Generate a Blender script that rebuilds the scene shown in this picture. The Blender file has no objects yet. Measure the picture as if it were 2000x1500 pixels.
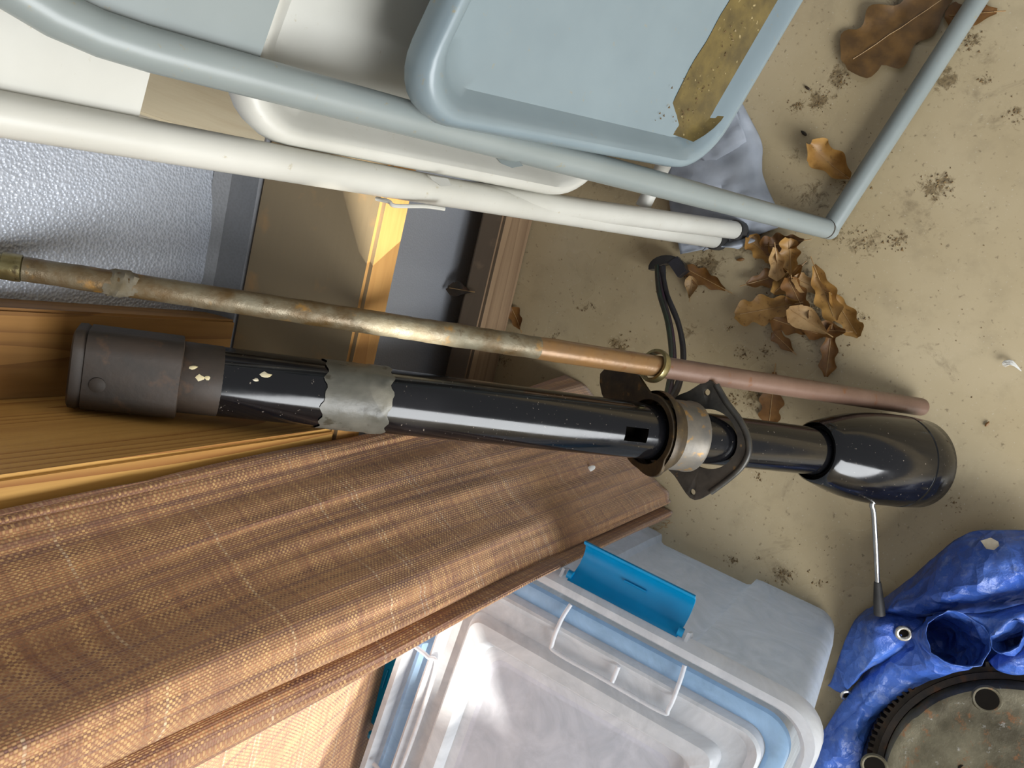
import bpy, bmesh, math, random
import numpy as np
from mathutils import Vector, Matrix, noise

# ------------------------------------------------------------------ camera
F_PX = 1500.0
def nrm(v):
    v = np.asarray(v, float); return v/np.linalg.norm(v)
_down = nrm([680, -60, 1500]); _a = np.array([-2440, 9950, 1500.]); _a = nrm(_a-_down*(_a@_down))
_Z = -_down; _X = -_a; _Y = np.cross(_Z, _X)
RM = np.array([_X, _Y, _Z]); CAM = np.array([0, 0, 1.0])
def ray(u, v): return RM@np.array([(u-1000)/F_PX, (v-750)/F_PX, 1.0])
def onz(u, v, z=0.0):
    d = ray(u, v); return CAM+d*((z-1.0)/d[2])
def ony(u, v, y):
    d = ray(u, v); return CAM+d*(y/d[1])
def at(u, v, t): return CAM+ray(u, v)*t
def onplane(u, v, p, n):
    d = ray(u, v); return CAM+d*(np.dot(np.asarray(p)-CAM, n)/np.dot(d, n))
def proj(p):
    c = RM.T@(np.asarray(p)-CAM); return c[0]/c[2]*F_PX+1000, c[1]/c[2]*F_PX+750, c[2]

sc = bpy.context.scene
col = sc.collection
cd = bpy.data.cameras.new('camera'); cam = bpy.data.objects.new('camera', cd); col.objects.link(cam)
cd.sensor_fit = 'HORIZONTAL'; cd.sensor_width = 36; cd.lens = F_PX/2000*36; cd.clip_start = 0.01
cx, cy, cz = RM@[1, 0, 0], RM@[0, -1, 0], RM@[0, 0, -1]
cam.matrix_world = Matrix(((cx[0], cy[0], cz[0], CAM[0]), (cx[1], cy[1], cz[1], CAM[1]), (cx[2], cy[2], cz[2], CAM[2]), (0, 0, 0, 1)))
sc.camera = cam

# ------------------------------------------------------------------ light
w = bpy.data.worlds.new('world'); sc.world = w; w.use_nodes = True
w.node_tree.nodes['Background'].inputs[0].default_value = (0.94, 0.97, 1.0, 1)
w.node_tree.nodes['Background'].inputs[1].default_value = 0.31
def aim(o, target):
    o.rotation_euler = (Vector(target)-o.location).to_track_quat('-Z', 'Y').to_euler()
ld = bpy.data.lights.new('door_daylight', 'AREA'); ld.shape = 'RECTANGLE'; ld.size = 1.4; ld.size_y = 1.5; ld.energy = 74
ld.color = (0.95, 0.98, 1.0)
door = bpy.data.objects.new('door_daylight', ld); col.objects.link(door); door.location = (-1.05, -1.8, 1.2); aim(door, (-0.1, 0.2, 0.35))
sd = bpy.data.lights.new('sun', 'SUN'); sd.energy = 11.0; sd.angle = math.radians(0.6); sd.color = (1.0, 0.95, 0.86)
SUN_DIR = Vector((0.75, 0.45, -0.48)).normalized()
sun = bpy.data.objects.new('sun', sd); col.objects.link(sun); sun.rotation_euler = SUN_DIR.to_track_quat('-Z', 'Y').to_euler()
vs = sc.view_settings; vs.view_transform = 'Standard'; vs.look = 'None'; vs.gamma = 1; vs.use_curve_mapping = False; vs.exposure = 0.25

# ------------------------------------------------------------------ materials
class NT:
    def __init__(s, name):
        s.m = bpy.data.materials.new(name); s.m.use_nodes = True; s.t = s.m.node_tree
        s.b = s.t.nodes['Principled BSDF']; s.out = s.t.nodes['Material Output']
        s.tc = s.t.nodes.new('ShaderNodeTexCoord')
    def n(s, typ, **k):
        nd = s.t.nodes.new(typ)
        for a, b in k.items(): setattr(nd, a, b)
        return nd
    def link(s, a, b): s.t.links.new(a, b)
    def val(s, sock, v):
        if hasattr(v, 'is_linked') or isinstance(v, bpy.types.NodeSocket): s.link(v, sock)
        else:
            if isinstance(v, tuple) and len(v) == 3 and sock.type == 'RGBA': v = v+(1,)
            sock.default_value = v
    def math(s, op, a, b=0.0, c=None):
        nd = s.n('ShaderNodeMath', operation=op); s.val(nd.inputs[0], a); s.val(nd.inputs[1], b)
        if c is not None: s.val(nd.inputs[2], c)
        return nd.outputs[0]
    def mix(s, f, a, b):
        nd = s.n('ShaderNodeMix', data_type='RGBA'); s.val(nd.inputs[0], f); s.val(nd.inputs[6], a); s.val(nd.inputs[7], b)
        return nd.outputs[2]
    def map(s, scale=(1, 1, 1), rot=(0, 0, 0), src='Object'):
        nd = s.n('ShaderNodeMapping'); s.link(s.tc.outputs[src], nd.inputs[0])
        nd.inputs['Scale'].default_value = scale; nd.inputs['Rotation'].default_value = rot
        return nd.outputs[0]
    def noise(s, vec, scale=10, detail=4, rough=0.55, dist=0.0):
        nd = s.n('ShaderNodeTexNoise'); s.link(vec, nd.inputs['Vector']); nd.inputs['Scale'].default_value = scale
        nd.inputs['Detail'].default_value = detail; nd.inputs['Roughness'].default_value = rough; nd.inputs['Distortion'].default_value = dist
        return nd.outputs['Fac']
    def voro(s, vec, scale, feature='F1', out='Distance'):
        nd = s.n('ShaderNodeTexVoronoi', feature=feature); s.link(vec, nd.inputs['Vector']); nd.inputs['Scale'].default_value = scale
        return nd.outputs[out]
    def ramp(s, f, a, b):
        nd = s.n('ShaderNodeMapRange'); s.val(nd.inputs[0], f); nd.inputs[1].default_value = a; nd.inputs[2].default_value = b
        nd.clamp = True; return nd.outputs[0]
    def bump(s, h, strength=0.3, dist=0.002):
        nd = s.n('ShaderNodeBump'); s.link(h, nd.inputs['Height']); nd.inputs['Strength'].default_value = strength
        nd.inputs['Distance'].default_value = dist; s.link(nd.outputs[0], s.b.inputs['Normal']); return nd
    def set(s, color=None, rough=None, metal=None, **k):
        if color is not None: s.val(s.b.inputs['Base Color'], color)
        if rough is not None: s.val(s.b.inputs['Roughness'], rough)
        if metal is not None: s.val(s.b.inputs['Metallic'], metal)
        for a, b in k.items(): s.val(s.b.inputs[a.replace('_', ' ')], b)
        return s.m

def simple(name, c1, c2=None, rough=0.5, metal=0.0, scale=20, c3=None, t3=(0.6, 0.7), s3=60, bump=0.0, bscale=200, lo=.35, hi=.65):
    t = NT(name); v = t.map(); c = c1
    if c2 is not None: c = t.mix(t.ramp(t.noise(v, scale, 5), lo, hi), c1, c2)
    if c3 is not None: c = t.mix(t.ramp(t.noise(v, s3, 4), *t3), c, c3)
    if bump: t.bump(t.noise(v, bscale, 4), bump, 0.001)
    return t.set(c, rough, metal)

def mat_floor():
    t = NT('concrete_floor'); v = t.map(); at_ = t.n('ShaderNodeAttribute', attribute_name='dirt')
    c = t.mix(t.ramp(t.noise(v, 3.5, 5), .35, .65), (.37, .29, .165), (.46, .375, .235))
    c = t.mix(t.math('MULTIPLY', t.ramp(t.noise(v, 22, 6, .65), .52, .78), .45), c, (.25, .2, .12))
    c = t.mix(t.math('MULTIPLY', t.ramp(t.noise(v, 9, 8, .75, .6), .60, .72), .65), c, (.13, .095, .05))
    c = t.mix(t.math('MULTIPLY', t.ramp(t.noise(v, 140, 3), .64, .72), .6), c, (.12, .085, .045))
    c = t.mix(t.math('MULTIPLY', t.ramp(t.noise(v, 320, 2), .66, .74), .5), c, (.55, .50, .40))
    dn_ = t.math('ADD', t.math('MULTIPLY', at_.outputs['Fac'], .50), t.math('MULTIPLY', t.math('SUBTRACT', t.noise(v, 75, 7, .75, .8), .5), 1.9))
    c = t.mix(t.math('MULTIPLY', t.ramp(dn_, .28, .48), .85), c, t.mix(t.ramp(t.noise(v, 320, 3), .4, .6), (.085, .055, .022), (.20, .14, .065)))
    t.bump(t.noise(v, 180, 5), .12, .001)
    return t.set(c, t.ramp(t.noise(v, 6, 3), .2, 1.1))
def mat_wood(name, light, dark, axis='Z', ring=34, rough=.6, dust=None, along=.06, dist=3.0, grain=.6, seed=0.0):
    t = NT(name)
    s = {'X': (along, 1, 1), 'Y': (1, along, 1), 'Z': (1, 1, along)}[axis]
    v = t.map(s); nd = t.n('ShaderNodeMapping'); t.link(v, nd.inputs[0]); nd.inputs['Location'].default_value = (seed, seed*1.7, seed*.6); v = nd.outputs[0]
    big = t.noise(v, 7, 2, .5)
    rings = t.math('FRACT', t.math('MULTIPLY', big, ring))
    rings = t.math('POWER', rings, dist)
    fine = t.noise(v, 160, 4, .6)
    c = t.mix(t.math('MULTIPLY', rings, grain), light, dark)
    c = t.mix(t.math('MULTIPLY', t.ramp(fine, .45, .75), .35), c, dark)
    if dust:
        g = t.n('ShaderNodeNewGeometry'); sp = t.n('ShaderNodeSeparateXYZ'); t.link(g.outputs['Normal'], sp.inputs[0])
        up = t.ramp(sp.outputs[2], .5, .9)
        nz = t.ramp(t.noise(t.map(), 25, 5), .1, .42)
        c = t.mix(t.math('MULTIPLY', t.math('MULTIPLY', up, nz), .95), c, dust)
    t.bump(fine, .25, .001)
    return t.set(c, rough)
def mat_sheet(name, c1, c2, crinkle=1.0):
    t = NT(name); v = t.map()
    cell = t.voro(v, 430); fold = t.noise(t.map((1, 1, .25)), 7, 4, .5, .4)
    c = t.mix(t.ramp(fold, .3, .7), c1, c2)
    c = t.mix(t.math('MULTIPLY', t.ramp(cell, .25, .75), .35*crinkle), c, (.62, .66, .74))
    h = t.math('ADD', t.math('MULTIPLY', cell, crinkle), t.math('MULTIPLY', fold, 3.0))
    t.bump(h, .42, .0025)
    return t.set(c, .38, .15)
def mat_fabric():
    t = NT('woven_brown_fabric'); uv = t.tc.outputs['UV']; P = .0016
    sp = t.n('ShaderNodeSeparateXYZ'); t.link(uv, sp.inputs[0])
    u = t.math('DIVIDE', sp.outputs[0], P); v = t.math('DIVIDE', sp.outputs[1], P*1.1)
    fu, fv = t.math('FLOOR', u), t.math('FLOOR', v)
    def wn(x, k):
        nd = t.n('ShaderNodeTexWhiteNoise', noise_dimensions='1D'); t.link(t.math('ADD', x, k), nd.inputs['W']); return nd.outputs['Value']
    nu, nv, nv2 = wn(fu, 3.3), wn(fv, 71.7), wn(fv, 19.1)
    over = t.math('PINGPONG', t.math('ADD', fu, fv), 1.0)
    sl = t.noise(t.map((260, 14, 1), src='UV'), 1.0, 3, .6)
    sl2 = t.noise(t.map((16, 230, 1), src='UV'), 1.0, 3, .6)
    warp = t.mix(t.ramp(sl, .3, .7), (.12, .045, .03), (.46, .21, .085))
    weft = t.mix(t.ramp(sl2, .3, .7), (.21, .085, .045), (.62, .38, .155))
    c = t.mix(over, warp, weft)
    lite = t.math('MULTIPLY', t.math('GREATER_THAN', nv2, .955), t.ramp(t.noise(t.map((35, 3, 1), src='UV'), 1.0, 2), .35, .6))
    c = t.mix(t.math('MULTIPLY', lite, t.math('ADD', t.math('MULTIPLY', over, .35), .12)), c, (.72, .6, .42))
    dk = t.math('MULTIPLY', t.math('GREATER_THAN', nu, .8), .45)
    c = t.mix(dk, c, (.15, .065, .06))
    h = t.math('ADD', t.math('MULTIPLY', t.math('SINE', t.math('MULTIPLY', u, 6.283)), .5), t.math('MULTIPLY', t.math('SINE', t.math('MULTIPLY', v, 6.283)), .5))
    t.bump(h, .35, .0007)
    return t.set(c, .62, 0.0, Sheen_Weight=.25)
def mat_plastic(name, color, transp=.3, transl=.35, rough=.25):
    t = NT(name); nd = t.n('ShaderNodeBsdfTranslucent'); nd.inputs[0].default_value = color+(1,)
    tr = t.n('ShaderNodeBsdfTransparent'); tr.inputs[0].default_value = color+(1,)
    t.set(color, rough); t.bump(t.noise(t.map(), 30, 4), .05, .002)
    m1 = t.n('ShaderNodeMixShader'); m1.inputs[0].default_value = transl
    t.link(t.b.outputs[0], m1.inputs[1]); t.link(nd.outputs[0], m1.inputs[2])
    m2 = t.n('ShaderNodeMixShader'); t.link(t.math('ADD', t.math('MULTIPLY', t.ramp(t.noise(t.map(), 14, 5, .6, 2.5), .3, .7), .26), transp-.13), m2.inputs[0])
    t.link(m1.outputs[0], m2.inputs[1]); t.link(tr.outputs[0], m2.inputs[2]); t.link(m2.outputs[0], t.out.inputs[0])
    return t.m
def mat_tarp():
    t = NT('blue_tarp'); v = t.map()
    c = t.mix(t.ramp(t.noise(v, 12, 5), .35, .65), (.03, .085, .38), (.06, .15, .50))
    c = t.mix(t.math('MULTIPLY', t.ramp(t.noise(v, 60, 7, .75), .54, .70), .45), c, (.33, .40, .58))
    ds = t.n('ShaderNodeTexNoise'); t.link(v, ds.inputs['Vector']); ds.inputs['Scale'].default_value = 14; ds.inputs['Detail'].default_value = 3
    av = t.n('ShaderNodeVectorMath', operation='MULTIPLY_ADD'); t.link(ds.outputs['Color'], av.inputs[0]); av.inputs[1].default_value = (.05, .05, .05); t.link(v, av.inputs[2])
    f1_ = t.voro(av.outputs[0], 26); f2_ = t.voro(av.outputs[0], 62)
    h = t.math('ADD', t.math('ADD', t.math('MULTIPLY', f1_, 1.0), t.math('MULTIPLY', f2_, .45)), t.math('MULTIPLY', t.noise(v, 420, 2), .06))
    t.bump(h, .85, .012)
    return t.set(c, .38)
def mat_dirty_paint(name, c1, c2, rough=.35, stain=(.30, .22, .07), amt=.5):
    t = NT(name); v = t.map()
    c = t.mix(t.ramp(t.noise(v, 9, 4), .35, .65), c1, c2)
    c = t.mix(t.math('MULTIPLY', t.ramp(t.noise(v, 120, 5, .7), .64, .74), amt), c, stain)
    t.bump(t.noise(v, 90, 4), .06, .001)
    return t.set(c, t.ramp(t.noise(v, 30, 4), .0, 1.0) if False else rough)
def mat_rust_pipe():
    t = NT('corroded_pipe'); v = t.map()
    c = t.mix(t.ramp(t.noise(v, 26, 5, .6), .38, .62), (.11, .065, .022), (.21, .185, .125))
    c = t.mix(t.ramp(t.noise(v, 70, 5, .7), .58, .70), c, (.10, .065, .03))
    c = t.mix(t.math('MULTIPLY', t.ramp(t.noise(v, 55, 4, .6), .60, .72), .8), c, (.33, .17, .035))
    t.bump(t.noise(v, 120, 5, .7), .4, .002)
    return t.set(c, t.ramp(t.noise(v, 40, 3), .1, .9), .35)
def mat_black_gloss():
    t = NT('gloss_black_paint'); v = t.map()
    spk = t.ramp(t.noise(v, 330, 3, .6), .68, .73)
    c = t.mix(t.math('MULTIPLY', spk, .75), (.005, .005, .006), (.26, .22, .18))
    r = t.ramp(t.noise(v, 40, 5, .7), .1, 1.3); r = t.math('ADD', t.math('MULTIPLY', r, .28), .04)
    t.bump(t.noise(v, 60, 3), .03, .001)
    return t.set(c, r)
def mat_flywheel():
    t = NT('greasy_rusted_iron'); v = t.map()
    c = t.mix(t.ramp(t.noise(v, 18, 5, .6), .35, .65), (.05, .04, .02), (.155, .135, .085))
    c = t.mix(t.ramp(t.noise(v, 60, 6, .75), .56, .68), c, (.19, .075, .022))
    c = t.mix(t.math('MULTIPLY', t.ramp(t.noise(v, 90, 5, .7), .62, .72), .8), c, (.33, .32, .29))
    t.bump(t.noise(v, 90, 6, .7), .35, .002)
    return t.set(c, .55, .35)
def mat_leaf(name, c1, c2):
    t = NT(name); v = t.map()
    c = t.mix(t.ramp(t.noise(v, 60, 5), .35, .65), c1, c2)
    c = t.mix(t.math('MULTIPLY', t.ramp(t.noise(v, 260, 4), .60, .70), .6), c, (.10, .05, .012))
    t.bump(t.noise(v, 150, 4), .35, .001)
    return t.set(c, .5)

M = {}
M['floor'] = mat_floor()
M['sheet'] = mat_sheet('silver_wall_sheeting', (.30, .325, .37), (.44, .47, .53))
M['sheet2'] = mat_sheet('smooth_wall_sheeting', (.36, .375, .41), (.46, .48, .52), .25)
M['hem'] = mat_sheet('sheeting_hem', (.15, .155, .165), (.22, .225, .235), .1)
M['stud'] = mat_wood('yellow_pine_stud', (.55, .31, .085), (.27, .10, .022), 'Z', 36, .5, seed=2.3, dist=3.5, grain=.9)
M['stud_dark'] = mat_wood('dark_pine_stud', (.34, .17, .045), (.13, .05, .012), 'Z', 26, .55, seed=5.1)
M['stud_pale'] = mat_wood('pale_dusty_board', (.42, .36, .25), (.30, .23, .14), 'Z', 10, .65, seed=7.7, grain=.4)
M['girt'] = mat_wood('orange_pine_girt', (.58, .31, .10), (.36, .15, .035), 'X', 10, .5, dust=(.235, .185, .11), seed=1.3, grain=.5)
M['sill'] = mat_wood('weathered_sill', (.36, .24, .14), (.15, .085, .045), 'X', 22, .65, dust=(.125, .09, .058), seed=4.4)
M['fabric'] = mat_fabric()
M['white'] = mat_dirty_paint('white_chair_paint', (.56, .55, .50), (.48, .47, .42), .38)
M['grey'] = mat_dirty_paint('grey_chair_paint', (.255, .285, .28), (.22, .25, .245), .35)
M['greyseat'] = mat_dirty_paint('grey_seat_paint', (.215, .27, .295), (.185, .235, .26), .32)
M['stain'] = simple('brown_grime', (.075, .052, .012), (.135, .095, .022), .7, 0, 60, (.36, .28, .13), (.66, .72), 220, .4)
M['rubber'] = simple('black_rubber', (.02, .02, .02), (.045, .042, .04), .6, 0, 60)
M['black'] = mat_black_gloss()
M['blackplain'] = simple('black_plastic', (.013, .013, .014), (.03, .03, .03), .35, 0, 40)
M['wire'] = simple('wire_sheath', (.018, .018, .022), (.03, .03, .04), .4, 0, 40)
M['wire_g'] = simple('wire_green', (.02, .055, .03), (.03, .03, .03), .4, 0, 40)
M['wire_p'] = simple('wire_purple', (.06, .018, .05), (.03, .03, .03), .4, 0, 40)
M['plate'] = simple('dark_steel_plate', (.035, .033, .03), (.07, .065, .055), .42, .4, 60, (.20, .13, .06), (.68, .74), 90, .15)
M['rustplate'] = simple('oily_rust_plate', (.035, .024, .014), (.075, .05, .022), .45, .3, 60, (.18, .10, .03), (.62, .72), 120, .2)
M['collar'] = simple('tan_steel_collar', (.20, .175, .14), (.13, .12, .105), .45, .4, 40, (.33, .19, .06), (.58, .68), 90, .15)
M['sleeve'] = simple('brown_dusty_sleeve', (.042, .028, .019), (.026, .02, .015), .6, .0, 40, (.07, .038, .02), (.60, .70), 60, .2)
M['tape'] = simple('grey_duct_tape', (.08, .077, .062), (.125, .118, .096), .4, .0, 50, (.05, .044, .03), (.62, .70), 110, .5, 90)
M['yellow'] = simple('yellow_paint_fleck', (.62, .50, .22), (.60, .55, .42), .6, 0, 50)
M['pipe'] = mat_rust_pipe()
M['pipe_or'] = simple('orange_rusted_pipe', (.26, .135, .045), (.22, .125, .055), .33, .2, 40, (.20, .09, .03), (.62, .70), 90, .25)
M['pipe_br'] = simple('brown_primer_pipe', (.165, .095, .065), (.20, .12, .085), .42, .1, 30, (.18, .075, .03), (.62, .70), 70, .2)
M['brass'] = simple('tarnished_brass', (.30, .26, .13), (.19, .15, .06), .3, .8, 60, (.08, .06, .03), (.60, .68), 90, .3)
M['chrome'] = simple('worn_chrome', (.52, .51, .48), (.42, .41, .39), .22, .9, 60)
M['bin'] = mat_plastic('milky_plastic', (.70, .76, .83), .30, .40, .22)
M['lid'] = mat_plastic('clear_lid_plastic', (.76, .78, .85), .34, .40, .16)
M['rim'] = mat_plastic('white_rim_plastic', (.80, .82, .85), .30, .40, .25)
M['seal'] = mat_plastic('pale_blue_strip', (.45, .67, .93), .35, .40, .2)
M['latch'] = simple('blue_latch_plastic', (.0, .22, .46), (.0, .19, .41), .28, 0, 30)
M['tarp'] = mat_tarp()
M['mud'] = simple('dried_mud', (.33, .29, .22), (.24, .20, .14), .8, 0, 80, bump=.5)
M['crust'] = simple('grey_crust', (.17, .15, .11), (.11, .085, .045), .8, 0, 80, bump=.5)
M['iron'] = mat_flywheel()
M['irondark'] = simple('black_greasy_iron', (.03, .024, .018), (.06, .04, .025), .5, .4, 60, (.13, .055, .02), (.6, .7), 60, .3)
M['hole'] = simple('hole_shade', (.006, .005, .004), (.010, .008, .006), .9); M['hole'].node_tree.nodes['Principled BSDF'].inputs['Specular IOR Level'].default_value = .05  # near-black colour stands in for the shade inside holes and slots
M['rag'] = simple('grey_blue_rag', (.30, .33, .38), (.37, .40, .45), .75, 0, 25, (.22, .24, .27), (.6, .75), 12, .8, 60)
M['leaf1'] = mat_leaf('tan_oak_leaf', (.36, .20, .055), (.25, .125, .028))
M['leaf2'] = mat_leaf('brown_oak_leaf', (.22, .10, .022), (.14, .06, .014))
M['leaf4'] = mat_leaf('olive_brown_leaf', (.15, .075, .016), (.085, .042, .01))
M['leaf3'] = mat_leaf('pale_oak_leaf', (.42, .27, .12), (.33, .19, .07))
M['crumb'] = simple('leaf_crumbs', (.22, .14, .055), (.10, .06, .025), .8, 0, 90, (.50, .40, .22), (.56, .64), 160)
M['feather'] = simple('white_feather', (.75, .74, .70), (.68, .67, .63), .8)
M['block'] = simple('painted_block', (.5, .5, .5))

# ------------------------------------------------------------------ mesh helpers
class MB:
    def __init__(s): s.v = []; s.f = []; s.uv = {}; s.mi = []
    def add(s, verts, faces, mi=0):
        o = len(s.v); s.v += [tuple(map(float, p)) for p in verts]
        s.f += [tuple(i+o for i in f) for f in faces]; s.mi += [mi]*len(faces); return o
    def grid(s, P, close_u=False, close_v=False, mi=0):
        nu, nv = len(P), len(P[0]); o = len(s.v)
        for r in P: s.v += [tuple(map(float, p)) for p in r]
        for i in range(nu if close_u else nu-1):
            for j in range(nv if close_v else nv-1):
                a, b = i, (i+1) % nu; c, d = j, (j+1) % nv
                s.f.append((o+a*nv+c, o+b*nv+c, o+b*nv+d, o+a*nv+d)); s.mi.append(mi)
        return o
    def tube(s, path, r, seg=20, caps=True, mi=0, closed=False):
        path = [np.asarray(p, float) for p in path]; n = len(path)
        rs = r if hasattr(r, '__len__') else [r]*n
        up = None; rings = []
        for i in range(n):
            if closed: d = nrm(path[(i+1) % n]-path[i-1])
            else: d = nrm(path[min(i+1, n-1)]-path[max(i-1, 0)])
            if up is None:
                h = np.array([0, 0, 1.]) if abs(d[2]) < .9 else np.array([1., 0, 0])
                up = nrm(h-d*(h@d))
            up = nrm(up-d*(up@d)); sd_ = np.cross(d, up)
            rings.append([path[i]+rs[i]*(math.cos(2*math.pi*k/seg)*up+math.sin(2*math.pi*k/seg)*sd_) for k in range(seg)])
        o = s.grid(rings, closed, True, mi)
        if caps and not closed:
            s.f.append(tuple(o+k for k in range(seg))[::-1]); s.mi.append(mi)
            s.f.append(tuple(o+(n-1)*seg+k for k in range(seg))); s.mi.append(mi)
    def box(s, lo, hi, bev=0.0, mi=0, M4=None):
        bm = bmesh.new(); bmesh.ops.create_cube(bm, size=1)
        lo, hi = np.array(lo, float), np.array(hi, float)
        for v in bm.verts: v.co = Vector(((lo+hi)/2+np.array(v.co)*(hi-lo)))
        if bev: bmesh.ops.bevel(bm, geom=bm.edges[:], offset=bev, segments=2, affect='EDGES')
        if M4 is not None: bm.transform(M4)
        bm.verts.index_update()
        s.add([v.co for v in bm.verts], [[v.index for v in f.verts] for f in bm.faces], mi); bm.free()
    def plate(s, outer, hole, nvec, th, mi=0):
        """flat plate: closed loops (same count) outer and hole, extruded by nvec*th"""
        n = len(outer); nv = np.asarray(nvec)*th
        A = [np.asarray(p) for p in outer]; B = [np.asarray(p) for p in hole]
        rings = [[p for p in A], [p+nv for p in A], [p+nv for p in B], [p for p in B]]
        s.grid(rings, True, True, mi)
    def build(s, name, mats, parent=None, smooth=True, label=None):
        me = bpy.data.meshes.new(name)
        base = Vector((0, 0, 0))
        if parent is not None: base = ROOTLOC[parent.name]
        me.from_pydata([(p[0]-base.x, p[1]-base.y, p[2]-base.z) for p in s.v], [], s.f)
        for m in (mats if isinstance(mats, (list, tuple)) else [mats]): me.materials.append(m if not isinstance(m, str) else M[m])
        if any(s.mi): me.polygons.foreach_set('material_index', s.mi)
        if smooth:
            me.polygons.foreach_set('use_smooth', [True]*len(me.polygons))
        me.update()
        bm = bmesh.new(); bm.from_mesh(me); bmesh.ops.recalc_face_normals(bm, faces=bm.faces[:]); bm.to_mesh(me); bm.free()
        if smooth: me.set_sharp_from_angle(angle=math.radians(38))
        o = bpy.data.objects.new(name, me); col.objects.link(o)
        if parent is not None: o.parent = parent
        ROOTLOC[o.name] = base
        if label: o['label'] = label
        return o
ROOTLOC = {}
def thing(name, loc, label, cat, group=None):
    o = bpy.data.objects.new(name, None); col.objects.link(o); o.location = tuple(map(float, loc)); o.empty_display_size = .03
    o['label'] = label; o['category'] = cat
    if group: o['group'] = group
    ROOTLOC[o.name] = Vector(o.location); return o
def tag(o, label, cat, group=None, kind=None):
    o['label'] = label; o['category'] = cat
    if group: o['group'] = group
    if kind: o['kind'] = kind
    return o
def structure(o, label):
    o['kind'] = 'structure'; o['label'] = label; o['category'] = o.name.split('_')[0]; return o
def cr(P, n=8, closed=False):
    """Catmull-Rom through points"""
    P = [np.asarray(p, float) for p in P]; m = len(P); out = []
    rng = range(m if closed else m-1)
    for i in rng:
        if closed: p0, p1, p2, p3 = P[i-1], P[i], P[(i+1) % m], P[(i+2) % m]
        else: p0, p1, p2, p3 = P[max(i-1, 0)], P[i], P[i+1], P[min(i+2, m-1)]
        for k in range(n):
            t = k/n
            out.append(.5*((2*p1)+(-p0+p2)*t+(2*p0-5*p1+4*p2-p3)*t*t+(-p0+3*p1-3*p2+p3)*t**3))
    if not closed: out.append(P[-1])
    return out
def rrect(w0, w1, h0, h1, r, n=6):
    """rounded rectangle loop (2d)"""
    pts = []
    for (cx_, cy_, a0) in ((w1-r, h0+r, -90), (w1-r, h1-r, 0), (w0+r, h1-r, 90), (w0+r, h0+r, 180)):
        for k in range(n+1):
            a = math.radians(a0+90*k/n); pts.append((cx_+r*math.cos(a), cy_+r*math.sin(a)))
    return pts
def boolean(o, cutters, op='DIFFERENCE'):
    for c in cutters:
        md = o.modifiers.new('cut', 'BOOLEAN'); md.operation = op; md.object = c; md.solver = 'EXACT'
    dg = bpy.context.evaluated_depsgraph_get(); me = bpy.data.meshes.new_from_object(o.evaluated_get(dg))
    o.modifiers.clear(); o.data = me
    for c in cutters: bpy.data.objects.remove(c, do_unlink=True)
rnd = random.Random(7)

# ------------------------------------------------------------------ setting
WALL = .52
b = MB(); b.box((-2.6, -2.6, -.12), (2.2, WALL+.03, -.002))
GX, GY = np.linspace(-.55, .55, 276), np.linspace(-.40, .46, 216)
b.grid([[(x, y, 0) for y in GY] for x in GX])
for lo_, hi_ in (((-2.6, -2.6), (2.2, -.40)), ((-2.6, .46), (2.2, WALL+.03)), ((-2.6, -.40), (-.55, .46)), ((.55, -.40), (2.2, .46))):
    b.add([(lo_[0], lo_[1], 0), (hi_[0], lo_[1], 0), (hi_[0], hi_[1], 0), (lo_[0], hi_[1], 0)], [(0, 1, 2, 3)])
floor = structure(b.build('floor', 'floor', smooth=False), 'tan painted concrete floor with dirt specks and stains')
b = MB(); b.box((-2.6, WALL, 0), (2.2, WALL+.05, .475)); wall = structure(b.build('wall_back', 'sheet2', smooth=False), 'shed wall lined with silver grey plastic sheeting')
b = MB(); 
P = [[(x, WALL-.004-.006*noise.noise(Vector((x*6, 0, z*2.0)))-.004*noise.noise(Vector((x*17, 3, z*4))), z) for z in np.linspace(.505, 2.4, 60)] for x in np.linspace(-2.6, 2.2, 240)]
b.grid(P); o = b.build('crinkled_sheeting', 'sheet', wall, label='crinkled silver grey sheeting above the horizontal board')
b = MB(); b.box((-2.6, WALL, .475), (2.2, WALL+.05, 2.4)); b.build('wall_backing', 'sheet2', wall, smooth=False)
b = MB(); P = [[(x, y, z+.002*noise.noise(Vector((x*20, 5, z*9)))) for (y, z) in ((.484, .484), (.486, .4915), (.50, .493), (.511, .497), (.516, .512))] for x in np.linspace(-2.6, 2.2, 200)]
b.grid(P); b.build('sheeting_hem', 'hem', wall, label='dark grey folded hem of the sheeting')
b = MB(); b.box((-2.6, .36, .452), (2.2, .486, .49), .0035); b.build('girt_board', 'girt', wall, smooth=False, label='horizontal pine board with dusty top and bright orange edge')
b = MB(); b.box((-2.6, .454, 0), (2.2, .489, .089), .004); b.build('sill_board', 'sill', wall, smooth=False, label='weathered brown sill board lying along the floor')
b = MB(); b.box((-.19, .484, .49), (-.1, .522, 2.4), .002); b.build('flat_stud', 'stud_dark', wall, smooth=False, label='dark brown pine stud fixed flat to the wall')
b = MB(); b.box((-.20, .36, .49), (-.16, .484, 2.4), .0025); b.build('edge_stud', 'stud', wall, smooth=False, label='yellow pine stud with dark curving grain')
b = MB(); b.box((.042, .488, .49), (.135, .522, 2.4), .002); b.build('pale_stud', 'stud_pale', wall, smooth=False, label='pale dusty stud behind the folding chairs')

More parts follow.
